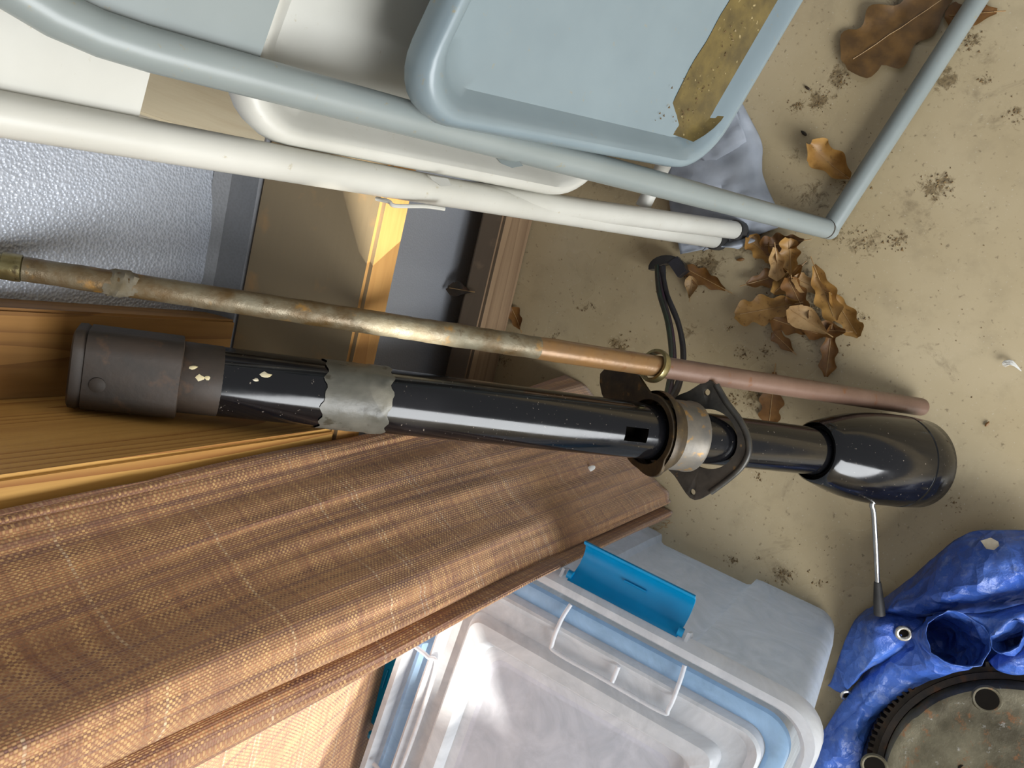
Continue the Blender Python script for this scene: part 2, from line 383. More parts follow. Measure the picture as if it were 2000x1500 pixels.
# unseen side wall, added to block the sun except for small patches
WX = -1.70
b = MB(); H = 2.6
YS = [-1.85, -.87, -.69, -.645, -.578, -.33, -.22, WALL]; ZS = [0, 1.173, 1.488, 1.688, 2.34, H]
for i in range(len(YS)-1):
    for j in range(len(ZS)-1):
        y0, y1, z0, z1 = YS[i], YS[i+1], ZS[j], ZS[j+1]
        if z0 >= 1.17 and z1 <= 2.35 and (i == 4 or (i == 2 and z0 == 1.488)): continue      # two openings that shape the sun patches
        b.box((WX-.012, y0, z0), (WX, y1, z1))
left = structure(b.build('wall_left', 'stud_pale', smooth=False), 'added unseen board wall with two narrow openings that shape the sun patches')

# ------------------------------------------------------------------ folding chairs
def fillet_path(pts, r, n=8):
    pts = [np.asarray(p, float) for p in pts]; out = [pts[0]]
    for i in range(1, len(pts)-1):
        a, p, c = pts[i-1], pts[i], pts[i+1]; d0, d1 = nrm(a-p), nrm(c-p)
        ang = math.acos(max(-1, min(1, d0@d1))); k = r/math.tan(ang/2)
        A, C = p+d0*k, p+d1*k
        for j in range(n+1):
            t = j/n; out.append((1-t)**2*A+2*t*(1-t)*p+t*t*C)
    out.append(pts[-1]); return out
def tray(bld, S0, vs_, e1, n, length, width, r, depth, lip, mats=(0, 0)):
    """rounded seat pan, open side towards n; S0 lower-left corner"""
    def P(x, y, h): return S0+e1*x+vs_*y+n*h
    prof = [(lip*1.0, -.004), (.0, 0.0), (-.001, depth*.5), (.002, depth*.9), (.005, depth), (.009, depth), (.013, depth*.85), (.017, depth*.6), (.024, depth*.22), (.034, .003), (.055, 0.0)]
    rings = []
    for ins, h in prof:
        rings.append([P(x, y, h) for x, y in rrect(ins, width-ins, ins, length-ins, max(r-ins*.6, .012), 8)])
    o = bld.grid(rings, False, True, mats[0]); n_ = len(rings[0])
    bld.f.append(tuple(o+(len(prof)-1)*n_+k for k in range(n_))); bld.mi.append(mats[0])
def folding_chair(name, label, F, T, e1, W, s_bend, S0, S1, seat_w, mat, seatmat, back, caps, rear_off, tray_r, bar=None, rtop=.10):
    F, T = np.asarray(F), np.asarray(T); u = nrm(T-F); n = nrm(np.cross(e1, u));
    if n[1] > 0: n = -n
    root = thing(name, (F[0], F[1], 0), label, 'chair', 'folding chairs leaning on the wall')
    R = .0113
    Ltot = np.linalg.norm(T-F)+s_bend
    top = F+u*Ltot
    b = MB(); b.tube(fillet_path([F, top, top+e1*W, F+e1*W], rtop, 10), R, 20); b.build('frame', mat, root)
    b = MB()
    for q in (F, F+e1*W):
        b2 = MB(); q2 = q+rear_off
        b2.tube([q2+u*.0, q+u*(Ltot*.50)-n*.004], [.011, .0105], 16); b2.build('rear_leg', mat, root)
    # foot caps
    if caps:
        for q in (F, F+e1*W):
            b = MB(); b.tube([q-u*.004, q+u*.004, q+u*.012], [.0132, .0135, .0132], 20); b.build('foot_cap', 'rubber', root)
            b = MB(); q2 = q+rear_off; b.tube([q2-u*.0045, q2+u*.003, q2+u*.011], [.0122, .0125, .0122], 20); b.build('foot_cap', 'rubber', root)
    if bar is not None:
        for A, B, rr in bar:
            b = MB(); b.tube([A, B], rr, 18); b.build('crossbar', mat, root)
    # seat pan
    S0, S1 = np.asarray(S0), np.asarray(S1); v_ = nrm(S1-S0); ns = nrm(np.cross(e1, v_));
    if ns[1] > 0: ns = -ns
    b = MB(); tray(b, S0, v_, e1, ns, np.linalg.norm(S1-S0), seat_w, tray_r, .021, .010); seat = b.build('seat', seatmat, root)
    # back panel
    s0, s1, off, inset = back
    b = MB(); P = []
    for i in range(14):
        x = inset+(W-2*inset)*i/13; bow = -.018*math.sin(math.pi*i/13)
        P.append([F+u*(s0+(s1-s0)*j/6)+e1*x+n*(off+bow) for j in range(7)])
    P2 = [[p-n*.0025 for p in r] for r in P]
    b.grid(P); b.grid(P2)
    edge = lambda A, B: b.grid([A, B])
    edge(P[0], P2[0]); edge(P[-1], P2[-1]); edge([r[0] for r in P], [r[0] for r in P2]); edge([r[-1] for r in P], [r[-1] for r in P2])
    b.build('backrest', mat, root)
    return root, u, n, (S0, v_, ns)
e1 = np.array([.959, -.283, 0.])
Fg = onz(1622, 449, .0125); Tg = at(400, 125, .412)
vray = nrm(ray(1000, 275))
ug = nrm(Tg-Fg); og = vray*.026; og = og-np.array([0, 0, 1])*og[2]+np.array([0, 0, 0.0])
S0g, S1g = at(1340, 325, .715), at(742, 212, .468)
chair_g, ug, ng, seatg = folding_chair('folding_chair', 'grey-blue steel folding chair with grime along the seat lip, leaning in front', Fg, Tg, e1, .40, .15, S0g, S1g, .36, 'grey', 'greyseat',
    (np.linalg.norm(at(498, 150, .432)-Fg), np.linalg.norm(Tg-Fg)+.13, -.004, .004), False, vray*.026, .045,
    bar=[(Fg+ug*.004-e1*.004, Fg+ug*.004+e1*.404, .0108)])
# seam ring and floor-end cap of the grey leg
b = MB(); b.tube([Fg+ug*.011, Fg+ug*.0125, Fg+ug*.014], [.0114, .0116, .0114], 20, False); b.build('weld_seam', 'sleeve', chair_g)
# grime strip in the low lip of the grey seat
S0, v_, ns = seatg
b = MB(); rr = []
for x in np.linspace(.026, .334, 40):
    y1 = .074+.004*noise.noise(Vector((x*30, 1, 0)))
    e = .024*max(0, 1-(x-.026)/.03)**2
    rr.append([S0+e1*x+v_*(y)+ns*(h) for y, h in ((.0135+e, .0165), (.019+e, .0088), (.03+e*.8, .0056), (.045+e*.5, .0030), (y1, .0006))])
b.grid(rr); b.build('seat_grime', 'stain', chair_g, label='brown grime caked along the low edge of the seat')
# white chair
Fw = onz(1402, 468, .0125); Tw = at(100, 240, .392)
e1w = nrm([.975, -.22, 0])
rw = onz(1424, 458, .0125)-Fw
rw = nrm(rw)*.026
S0w, S1w = at(1118, 383, .722), at(395, 243, .462)
uw = nrm(Tw-Fw)
wb = at(1255, 405, .83)
chair_w, uw, nw, seatw = folding_chair('folding_chair', 'white steel folding chair with black rubber foot caps, leaning against the wall', Fw, Tw, e1w, .40, .17, S0w, S1w, .36, 'white', 'white',
    (np.linalg.norm(at(272, 262, .42)-Fw), np.linalg.norm(Tw-Fw)+.15, -.002, .004), True, rw, .05,
    bar=[(wb, wb+e1w*.36, .0082)])
# hinge bracket and spring clip on the white leg
b = MB(); q = at(770, 400, .66)
b.tube(cr([at(735, 388, .566), at(760, 394, .562), at(772, 402, .562), at(830, 403, .575), at(868, 408, .585)], 5), .0016, 8); b.build('wire_clip', 'white', chair_w)
b = MB()
pl = [at(u_, v__, .57) for u_, v__ in ((838, 343), (875, 349), (882, 362), (862, 364), (845, 352))]
b.add([p for p in pl]+[p-nw*.003 for p in pl], [(0, 1, 2, 3, 4), (9, 8, 7, 6, 5)]+[(i, (i+1) % 5, 5+(i+1) % 5, 5+i) for i in range(5)]); b.build('hinge_tab', 'white', chair_w, smooth=False)
# pivot plate on the grey leg
b = MB(); pl = [at(u_, v__, .565) for u_, v__ in ((968, 306), (1010, 310), (1022, 324), (1000, 328), (980, 320))]
b.add([p for p in pl]+[p-ng*.003 for p in pl], [(0, 1, 2, 3, 4), (9, 8, 7, 6, 5)]+[(i, (i+1) % 5, 5+(i+1) % 5, 5+i) for i in range(5)]); b.build('hinge_tab', 'grey', chair_g, smooth=False)

# ------------------------------------------------------------------ steering column
P0 = onz(1795, 905, .034); P1 = at(150, 712, .515); DA = nrm(P1-P0); LA = np.linalg.norm(P1-P0)
def sx(u):
    lo, hi = -.1, LA+.1
    for _ in range(50):
        m = (lo+hi)/2
        if proj(P0+DA*m)[0] > u: lo = m
        else: hi = m
    return (lo+hi)/2
eX = nrm(np.array([1., 0, 0])-DA*DA[0]); eB = nrm(np.cross(DA, eX));
if eB[1] < 0: eB = -eB        # eB: away from the viewer, towards the wall
def ax(s, a=0, bb=0): return P0+DA*s+eX*a+eB*bb
column = thing('steering_column', (P0[0], P0[1], 0), 'black steering column with two bracket plates, standing on its bowl end on the floor', 'car part')
def lathe(prof, name, mat, seg=40, caps=True):
    b = MB(); rings = []
    for s, r in prof:
        rings.append([ax(s, r*math.cos(2*math.pi*k/seg), r*math.sin(2*math.pi*k/seg)) for k in range(seg)])
    o = b.grid(rings, False, True)
    if caps:
        b.f.append(tuple(o+k for k in range(seg))); b.mi.append(0)
        b.f.append(tuple(o+(len(prof)-1)*seg+k for k in range(seg))); b.mi.append(0)
    return b.build(name, mat, column)
s = sx
def px_r(u, px): return px*proj(ax(sx(u)))[2]/F_PX
tube_o = lathe([(s(1625), .0245), (s(1480), .0245), (s(1330), .0245), (s(1290), .0255), (s(1100), .0258), (s(760), .0255), (s(350), .0250)], 'tube', 'black', 48)
# rectangular slot in the tube
pc = onplane(1214, 846, ax(s(1214))-eB*.025, eB); a_ = (pc-ax(s(1214)))@eX
cut = MB(); M4 = Matrix.Identity(4)
hl, hw = abs(s(1193)-s(1236))/2, .0063
cp = [ax(s(1214)+i*hl, a_+j*hw, k) for i in (-1, 1) for j in (-1, 1) for k in (-.06, -.004)]
cut.add(cp, [(0, 1, 3, 2), (4, 6, 7, 5), (0, 4, 5, 1), (2, 3, 7, 6), (0, 2, 6, 4), (1, 5, 7, 3)]); co = cut.build('slot_cutter', 'hole', smooth=False); 
tube_o.data.materials.append(M['hole'])
bpy.context.view_layer.update(); boolean(tube_o, [co])
b = MB(); cq = [ax(s(1214)+i*(hl-.0004), a_+j*(hw-.0004), -.0045) for i, j in ((-1, -1), (1, -1), (1, 1), (-1, 1))]; b.add(cq, [(0, 1, 2, 3)]); b.build('slot_bottom', 'hole', column, smooth=False)
# head bowl
sb = [(0.0, .030), (0.0, .0445), (.004, .0475), (s(1790)+.002, .0492), (s(1760), .0502), (s(1752), .0503), (s(1751), .0494), (s(1748), .0494), (s(1747), .0503), (s(1715), .0497), (s(1680), .0475), (s(1650), .0440), (s(1625), .0395), (s(1602), .0345), (s(1590), .0318), (s(1587), .0298), (s(1592), .0288), (s(1630), .0285)]
lathe(sb, 'head_bowl', 'black', 56)
lathe([(s(1602), .0288), (s(1600), .0262), (s(1594), .0250), (s(1592), .0246)], 'neck_seal', 'blackplain', 40, False)
# collar and flange plates
lathe([(s(1297), .0258), (s(1297), .0315), (s(1300), .0330), (s(1335), .0330), (s(1340), .0338), (s(1345), .0335), (s(1346), .0300), (s(1340), .0262)], 'collar', 'collar', 40, False)
lathe([(s(1318), .0262), (s(1322), .0290), (s(1345), .0292), (s(1349), .0262)], 'collar_bushing', 'collar', 40, False)
def px_plate(name, mat, pts, center, nvec, th, hole_c, hole_r, hole_pts=None, N=72, holes=()):
    loop = cr([onplane(u_, v_, center, nvec) for u_, v_ in pts], 12, True)
    # resample both by angle about the hole centre
    f1 = nrm(eX-nvec*(eX@nvec)); f2 = np.cross(nvec, f1)
    ang = [math.atan2((p-hole_c)@f2, (p-hole_c)@f1) for p in loop]
    order = np.argsort(ang); ang = np.array(ang)[order]; L = np.array(loop)[order]
    R_ = np.array([np.linalg.norm(p-hole_c) for p in L])
    outer, hole = [], []
    for k in range(N):
        t = -math.pi+2*math.pi*(k+.5)/N
        r = np.interp(t, ang, R_, period=2*math.pi); d = math.cos(t)*f1+math.sin(t)*f2
        outer.append(hole_c+d*max(r, hole_r+.006)); hole.append(hole_c+d*hole_r)
    b = MB(); b.plate(outer, hole, nvec, th); o = b.build(name, mat, column)
    cuts = []
    for (u_, v_, r) in holes:
        p = onplane(u_, v_, center, nvec); c = MB(); c.tube([p-nvec*.02, p+nvec*.02], r, 16); cuts.append(c.build('cutter', mat, smooth=False))
    if cuts:
        bpy.context.view_layer.update()
        for c in cuts: pass
        # cutters live in world space, the plate in the column's space: matrices handle it
        boolean(o, cuts)
    md = o.modifiers.new('bevel', 'BEVEL'); md.width = .0008; md.segments = 2; md.limit_method = 'ANGLE'
    return o
n1 = nrm(DA*math.cos(math.radians(8))-eB*math.sin(math.radians(8)))
c1 = ax(s(1268))
px_plate('upper_flange', 'rustplate', [(1183, 722), (1240, 726), (1262, 750), (1285, 790), (1302, 850), (1303, 900), (1292, 928), (1270, 930), (1245, 908), (1232, 880), (1215, 850), (1195, 800), (1178, 760)], c1, n1, .004, c1, .0295)
lathe([(s(1272), .0385), (s(1278), .0392), (s(1284), .0385), (s(1290), .034), (s(1300), .033)], 'flange_lip', 'rustplate', 40, False)
ph = math.radians(30)
n2 = nrm(DA*math.cos(ph)-eB*math.sin(ph)); c2 = ax(s(1386))
px_plate('lower_flange', 'plate', [(1318, 782), (1350, 763), (1382, 744), (1398, 748), (1420, 785), (1446, 818), (1463, 850), (1466, 882), (1452, 912), (1425, 938), (1385, 966), (1362, 976), (1346, 966), (1322, 930), (1302, 905), (1297, 850)], c2, n2, .0045, c2, .0288,
    holes=((1384, 766, .0032), (1356, 960, .0030)))
b = MB()
f1 = nrm(eX-n2*(eX@n2)); f2 = np.cross(n2, f1); 
rim = [onplane(u_, v_, c2+n2*.003, n2) for u_, v_ in ((1399, 752), (1419, 786), (1443, 818), (1459, 850), (1462, 882), (1449, 910), (1424, 934), (1388, 961))]
b.tube(cr(rim, 6), .0032, 10); b.build('rolled_edge', 'plate', column)
# dusty grey bare length, tape band, sleeve
lathe([(s(430), .0251), (s(428), .0253), (s(352), .0253), (s(350), .0250)], 'dusty_band', 'sleeve', 40, False)
b = MB(); rings = []
for i in range(26):
    sv = s(748)+(s(622)-s(748))*i/25; ring = []
    for k in range(64):
        a = 2*math.pi*k/64
        wob = .0006+.0016*max(0, noise.noise(Vector((math.cos(a)*2.5+9, math.sin(a)*2.5, i*.22))))*(1.3 if i < 9 else .35)
        ed = .004*noise.noise(Vector((math.cos(a)*3, math.sin(a)*3, 4.))) if i in (0, 25) else 0
        ring.append(ax(sv+ed, (.0258+wob)*math.cos(a), (.0258+wob)*math.sin(a)))
    rings.append(ring)
b.grid(rings, False, True); b.build('tape_band', 'tape', column, label='grey tape wrapped around the tube')
def rsq(h, r, n=7): return rrect(-h, h, -h*.92, h*.92, r, n)
b = MB(); prof = [(s(352), .0262, .0135), (s(350), .0272, .0135), (s(170), .0268, .0135), (s(168), .0255, .0135), (s(160), .0268, .0135), (s(146), .0265, .013), (s(142), .0245, .012)]
o_ = b.grid([[ax(sv, x, y) for x, y in rsq(h, r, 7)] for sv, h, r in prof], False, True); nn = len(rsq(.02, .01, 7))
b.f.append(tuple(o_+(len(prof)-1)*nn+k for k in range(nn))); b.mi.append(0); b.build('end_sleeve', 'sleeve', column, label='brown dusty square sleeve on the upper end')
pr = onplane(190, 752, ax(s(190))-eB*.0246, eB)
b = MB(); b.tube([pr+eB*.002, pr-eB*.0010, pr-eB*.0016], [.0052, .0050, .003], 16); b.build('rivet', 'sleeve', column)
for (u_, v_, k) in ((390, 738, 5), (378, 715, 4), (520, 730, 6), (500, 742, 3), (405, 738, 3)):
    b = MB(); c = onplane(u_, v_, ax(s(u_))-eB*.0246, eB); ring = []
    for q in range(9):
        a = 2*math.pi*q/9; rr_ = (.0016+.0014*rnd.random())*k/4.5
        d = DA*math.cos(a)*rr_*1.3+eX*math.sin(a)*rr_
        p = c+d; ra = p-P0; ra = ra-DA*(ra@DA); p = p+nrm(ra)*(.0256-np.linalg.norm(ra)); ring.append(p)
    b.add([np.mean(ring, 0)+nrm(np.mean(ring, 0)-ax(s(u_)))*.0008]+ring, [(0, 1+q, 1+(q+1) % 9) for q in range(9)]); b.build('paint_fleck', 'yellow', column)
# turn-signal lever
lv0 = onz(1705, 975, .075); lv1 = onz(1707, 1010, .07); lv2 = onz(1714, 1140, .055)
b = MB(); b.tube(cr([lv0, onz(1703, 988, .073), lv1, lv2], 6), .0029, 14); lev = b.build('signal_lever', 'chrome', column, label='thin chrome lever with a black grip')
lv3 = onz(1718, 1200, .05)
b = MB(); b.tube([lv2-(lv3-lv2)*.06, lv2, lv2+(lv3-lv2)*.6, lv3], [.0036, .0040, .0058, .0062], 16); b.build('lever_grip', 'rubber', lev)
ROOTLOC[lev.name] = ROOTLOC[column.name]
# wiring
w0 = ax(s(1300), -.0, .036)
def zpts(L): return cr([onz(u_, v_, z) for u_, v_, z in L], 8)
for L, r, m in (([(1296, 790, .27), (1306, 752, .22), (1312, 700, .16), (1304, 630, .11), (1287, 570, .075), (1283, 520, .045)], .0030, 'wire_g'),
                ([(1299, 790, .27), (1311, 752, .22), (1317, 700, .16), (1310, 635, .11), (1294, 575, .075), (1286, 522, .045)], .0026, 'wire_p'),
                ([(1304, 790, .27), (1324, 748, .21), (1334, 700, .15), (1327, 640, .11), (1304, 580, .075), (1292, 522, .047)], .0031, 'wire'),
                ([(1308, 790, .27), (1328, 750, .205), (1336, 690, .145), (1325, 628, .10), (1300, 565, .07), (1296, 520, .045)], .0026, 'wire')):
    b = MB(); b.tube(zpts(L), r, 10); b.build('wire', m, column)
# half-moon connector
b = MB(); arc = []
cc = onz(1302, 524, .03)
for i in range(13):
    a = math.radians(185-185*i/12); arc.append((math.cos(a)*36, -math.sin(a)*26))
outer = [onz(1302+x, 524+y, .03) for x, y in arc]; inner = [onz(1302+x*.45, 524+y*.35, .03) for x, y in arc]
zz = np.array([0, 0, .02])
b.grid([[p for p in outer], [p+zz*-1 for p in outer], [p+zz*-1 for p in inner], [p for p in inner]], True, False)
b.f.append((0, 13, 26, 39)); b.mi.append(0); b.f.append((12, 25, 38, 51)); b.mi.append(0)
con = b.build('connector', 'blackplain', column, label='black half-moon wire connector on the floor')
b = MB(); q = onz(1326, 522, .022); dd = nrm(onz(1334, 534, .022)-onz(1316, 508, .022)); d2 = nrm(np.cross([0, 0, 1], dd))
b.add([q+dd*i*.011+d2*j*.007+np.array([0, 0, k*.009]) for i in (-1, 1) for j in (-1, 1) for k in (-1, 1)], [(0, 1, 3, 2), (4, 6, 7, 5), (0, 4, 5, 1), (2, 3, 7, 6), (0, 2, 6, 4), (1, 5, 7, 3)])
b.build('connector_block', 'wire', column, smooth=False)

# ------------------------------------------------------------------ pipe
A0 = onz(1800, 795, .0105); A1 = at(0, 518, .49); DP = nrm(A1-A0); LP = np.linalg.norm(A1-A0)
def sp_(u):
    lo, hi = -.1, LP+.2
    for _ in range(50):
        m = (lo+hi)/2
        if proj(A0+DP*m)[0] > u: lo = m
        else: hi = m
    return (lo+hi)/2
pipe = thing('metal_pipe', (A0[0], A0[1], 0), 'long thin rusty metal pipe leaning beside the black column', 'pipe')
def pl_(name, prof, mat, wob=0.0):
    b = MB(); prof2 = []
    for (s0, r0), (s1, r1) in zip(prof[:-1], prof[1:]):
        k = max(1, int(abs(s1-s0)/.006)) if wob else 1
        prof2 += [(s0+(s1-s0)*i/k, r0+(r1-r0)*i/k) for i in range(k)]
    prof2.append(prof[-1])
    b.tube([A0+DP*q for q, r in prof2], [r*(1+wob*noise.noise(Vector((q*60, 0, 0)))) for q, r in prof2], 20); return b.build(name, mat, pipe)
pl_('lower_tube', [(-.002, .0085), (0, .0098), (.003, .0102), (sp_(1285), .0102)], 'pipe_br')
pl_('middle_tube', [(sp_(1290), .0100), (sp_(1110), .0100), (sp_(1085), .0102), (sp_(1050), .0098)], 'pipe_or')
pl_('upper_tube', [(sp_(1055), .0097), (sp_(880), .0097), (sp_(700), .0093), (sp_(300), .0084), (sp_(45), .0080)], 'pipe', .05)
pl_('coupling', [(sp_(45), .0070), (sp_(42), .0088), (sp_(30), .0090), (sp_(4), .0088), (sp_(2), .0078), (sp_(-60), .0078)], 'brass')
b = MB(); rc = A0+DP*sp_(1278); nn_ = nrm(DP+np.array([.25, -.2, 0])); f1 = nrm(np.cross(nn_, [0, 0, 1])); f2 = np.cross(nn_, f1)
rings = []
for (rr_, h) in ((.0158, -.0035), (.0165, .0), (.0158, .0035), (.0130, .0035), (.0130, -.0035)):
    rings.append([rc+f1*rr_*math.cos(2*math.pi*k/36)+f2*rr_*math.sin(2*math.pi*k/36)+nn_*h+np.array([0, 0, -.002]) for k in range(36)])
b.grid(rings, True, True); b.build('ring', 'brass', pipe, label='loose brass ring on the pipe')
# crusts on upper part
for (u_, du, sc_) in ((235, 70, .5),):
    b = MB(); q = A0+DP*sp_(u_); rings = []
    for i in range(12):
        t = i/11; rad = (.0080+.0030*math.sin(math.pi*t)*sc_)
        rings.append([q+DP*(t-.5)*abs(sp_(u_-du)-sp_(u_))+rad*(1+.25*noise.noise(Vector((k*.7, i*.6, u_))))*(math.cos(2*math.pi*k/16)*f1+math.sin(2*math.pi*k/16)*f2) for k in range(16)])
    b.grid(rings, False, True); b.build('crust', 'crust', pipe)

# ------------------------------------------------------------------ brown cloth
ZL = [0.004, .38, .575, .78, 1.05]
LINES = [
 [(-.125, .350), (-.163, .353), (-.169, .353), (-.176, .352), (-.182, .352)],
 [(-.139, .305), (-.168, .338), (-.178, .341), (-.186, .341), (-.190, .340)],
 [(-.168, .262), (-.188, .304), (-.196, .314), (-.204, .316), (-.208, .316)],
 [(-.196, .232), (-.208, .272), (-.213, .286), (-.218, .290), (-.22, .290)],
 [(-.222, .195), (-.230, .235), (-.230, .250), (-.224, .252), (-.21, .245)],
 [(-.243, .168), (-.252, .214), (-.255, .232), (-.250, .246), (-.24, .245)],
 [(-.255, .180), (-.263, .225), (-.267, .246), (-.266, .264), (-.26, .265)],
 [(-.257, .205), (-.262, .243), (-.267, .262), (-.268, .280), (-.265, .285)],
 [(-.258, .164), (-.257, .200), (-.279, .236), (-.287, .262), (-.29, .266)],
 [(-.266, .166), (-.259, .206), (-.293, .245), (-.308, .270), (-.313, .277)],
 [(-.266, .205), (-.254, .245), (-.296, .275), (-.315, .295), (-.32, .30)],
 [(-.258, .325), (-.247, .338), (-.318, .338), (-.345, .325), (-.35, .33)],
 [(-.33, .353), (-.35, .352), (-.40, .348), (-.42, .345), (-.43, .345)],
 [(-.60, .358), (-.62, .356), (-.64, .352), (-.66, .352), (-.68, .352)],
 [(-.80, .360), (-.82, .358), (-.84, .355), (-.86, .355), (-.88, .355)]]
NV, NS = 90, 12
rows = []
for L in LINES:
    zs = np.linspace(ZL[0], ZL[-1], NV); P = np.array(L)
    pts = cr([np.array([p[0], p[1], z]) for p, z in zip(L, ZL)], 24); A = np.array(pts)
    rows.append(np.c_[np.interp(zs, A[:, 2], A[:, 0]), np.interp(zs, A[:, 2], A[:, 1]), zs])
surf = []
for j in range(NV): surf.append(cr([r[j] for r in rows], NS))
surf = np.array(surf)              # [v][s]
nsn = surf.shape[1]
for j in range(NV):
    for i in range(nsn):
        sv = i/NS; z = surf[j, i, 2]
        d = .0035*noise.noise(Vector((sv*1.6, z*2.2, 1.5)))+.0018*noise.noise(Vector((sv*4.5, z*5, 7.5)))
        if sv < 10: surf[j, i, 0] += d*.5; surf[j, i, 1] -= d*1.2
        if j < 3: surf[j, i, 2] += .004*noise.noise(Vector((sv*2.0, 4, 0)))
b = MB(); b.grid(surf)
cloth = b.build('brown_cloth', 'fabric')
tag(cloth, 'brown woven upholstery cloth hanging in thick folds between studs and plastic bin', 'cloth')
uvl = cloth.data.uv_layers.new(name='UVMap')
su = np.zeros((NV, nsn)); 
mid = NV//2
dl = np.linalg.norm(np.diff(surf[mid], axis=0), axis=1); acc = np.r_[0, np.cumsum(dl)]
uvs = {}
for j in range(NV):
    for i in range(nsn): uvs[j*nsn+i] = (acc[i], surf[j, i, 2])
for lp in cloth.data.loops: uvl.data[lp.index].uv = uvs[lp.vertex_index]
md = cloth.modifiers.new('thickness', 'SOLIDIFY'); md.thickness = .003; md.offset = 0
# frayed hem threads
for k in range(7):
    u0, v0 = 1250+rnd.random()*55, 1042-(rnd.random()*18); 
    p = onz(1252+8*k, 1046-5*k, .012); 
    b = MB(); b.tube(cr([p, p+np.array([.003*rnd.uniform(-1, 1), -.006, .002]), p+np.array([.006*rnd.uniform(-1, 1), -.011*rnd.random(), -.004]), p+np.array([.008*rnd.uniform(-1, 1), -.008, -.008])], 5), .0004, 5)
    cloth_thread = b.build('frayed_thread', 'leaf3', cloth)
b = MB(); pp = onplane(1150, 916, np.array([-.20, .232, .1]), nrm([-.6, -.75, .1]))
# pale fleck on the cloth
def on_cloth(u_, v_):
    best = None
    for j in range(NV):
        for i in range(NS*7):
            q = proj(surf[j, i]); d = (q[0]-u_)**2+(q[1]-v_)**2
            if best is None or d < best[0]: best = (d, surf[j, i])
    return best[1]
q = on_cloth(1150, 916); tocam = nrm(CAM-q); f1 = nrm(np.cross(tocam, [0, 0, 1])); f2 = np.cross(tocam, f1)
b = MB(); ring = [q+tocam*.006+f2*.0065*math.sin(a)+f1*.0032*math.cos(a) for a in np.linspace(0, 2*math.pi, 13)[:-1]]
b.add([q+tocam*.008]+ring, [(0, 1+k, 1+(k+1) % 12) for k in range(12)]); b.build('pale_fleck', 'feather', cloth)

# ------------------------------------------------------------------ storage bin
BY = math.radians(5.5); bd = np.array([math.sin(BY), math.cos(BY), 0]); bn = np.array([math.cos(BY), -math.sin(BY), 0])   # along the end, outward
BC = np.array([-.272, .127, 0]); HALF = .187; BL = .52; RIMZ = .352
def bp(x, y, z): return BC+bn*x+bd*(y-.03*(1-z/.352))+np.array([0, 0, z])     # x<=0 inside, y along the end
bin_ = thing('storage_bin', bp(-BL/2, 0, 0), 'clear plastic storage bin with closed lid and blue latch', 'storage bin')
def ring_body(ins, z, rec=True, r=.026, flare=0):
    pts = []
    for x, y in rrect(-BL+ins, -ins, -HALF+ins, HALF-ins, r, 8): pts.append((x, y))
    # add latch recess on the x = -ins end: insert points between the two right corners
    out = []
    for i, p in enumerate(pts):
        out.append(p)
        if i == 8:
            w_ = .062
            for y, dx in ((-w_-.010, 0), (-w_-.002, .001), (-w_+.001, .010), (-w_+.006, .0125), (-.03, .0125), (0, .0125), (.03, .0125), (w_-.006, .0125), (w_-.001, .010), (w_+.002, .001), (w_+.010, 0)):
                out.append((-ins-(dx if rec else 0), y))
    return [bp(x, y, z) for x, y in out]
b = MB(); prof = [(.030, .002), (.024, .004), (.019, .012), (.016, .06), (.0125, .2), (.010, .318)]
o_ = b.grid([ring_body(i, z, True) for i, z in prof], False, True); n_ = len(ring_body(0, 0))
b.f.append(tuple(o_+k for k in range(n_))); b.mi.append(0); b.build('body', 'bin', bin_)
b = MB(); prof = [(.010, .316), (.0105, .322), (-.001, .326), (-.003, .330), (-.003, .346), (.0, RIMZ), (.006, RIMZ+.001), (.009, .348), (.0105, .326)]
b.grid([ring_body(i, z, False, .034) for i, z in prof], False, True); b.build('rim', 'rim', bin_)
def rr3(ins, z): return [bp(x, y, z) for x, y in rrect(-BL+ins, -ins, -HALF+ins, HALF-ins, max(.036-ins*.45, .012), 8)]
def rings(name, prof, mat, parent, cap=False):
    b = MB(); o_ = b.grid([rr3(i, z) for i, z in prof], False, True); n_ = len(rr3(.01, 0))
    if cap: b.f.append(tuple(o_+(len(prof)-1)*n_+k for k in range(n_))); b.mi.append(0)
    return b.build(name, mat, parent)
lid = rings('lid', [(.034, .344), (.0345, .356), (.037, .3575), (.041, .354), (.045, .350), (.062, .350), (.064, .358), (.067, .362), (.080, .362), (.083, .359), (.086, .352), (.10, .351)], 'rim', bin_)
lid['label'] = 'clear lid with raised ridges around the panel'
rings('lid_panel', [(.088, .3515), (.11, .351)], 'lid', lid, True)
rings('seal_strip', [(.0165, .341), (.017, .348), (.021, .350), (.030, .348), (.0335, .344)], 'seal', lid)  # pale blue translucent strip running round the lid edge
ROOTLOC['lid_panel'] = ROOTLOC[bin_.name]
# latch cut-out frames on the lid
def frame_path(pts, r, name, mat='rim'):
    b = MB(); b.tube(cr([bp(*p) for p in pts], 6), r, 10); b.build(name, mat, lid)
frame_path([(-.012, .040, .353), (-.028, .042, .357), (-.052, .042, .357), (-.058, .036, .357), (-.058, -.01, .357), (-.058, -.066, .357), (-.052, -.072, .357), (-.028, -.072, .357), (-.012, -.070, .353)], .0020, 'latch_frame')
frame_path([(-.040, -.02, .357), (-.056, -.02, .357)], .0022, 'latch_stop')
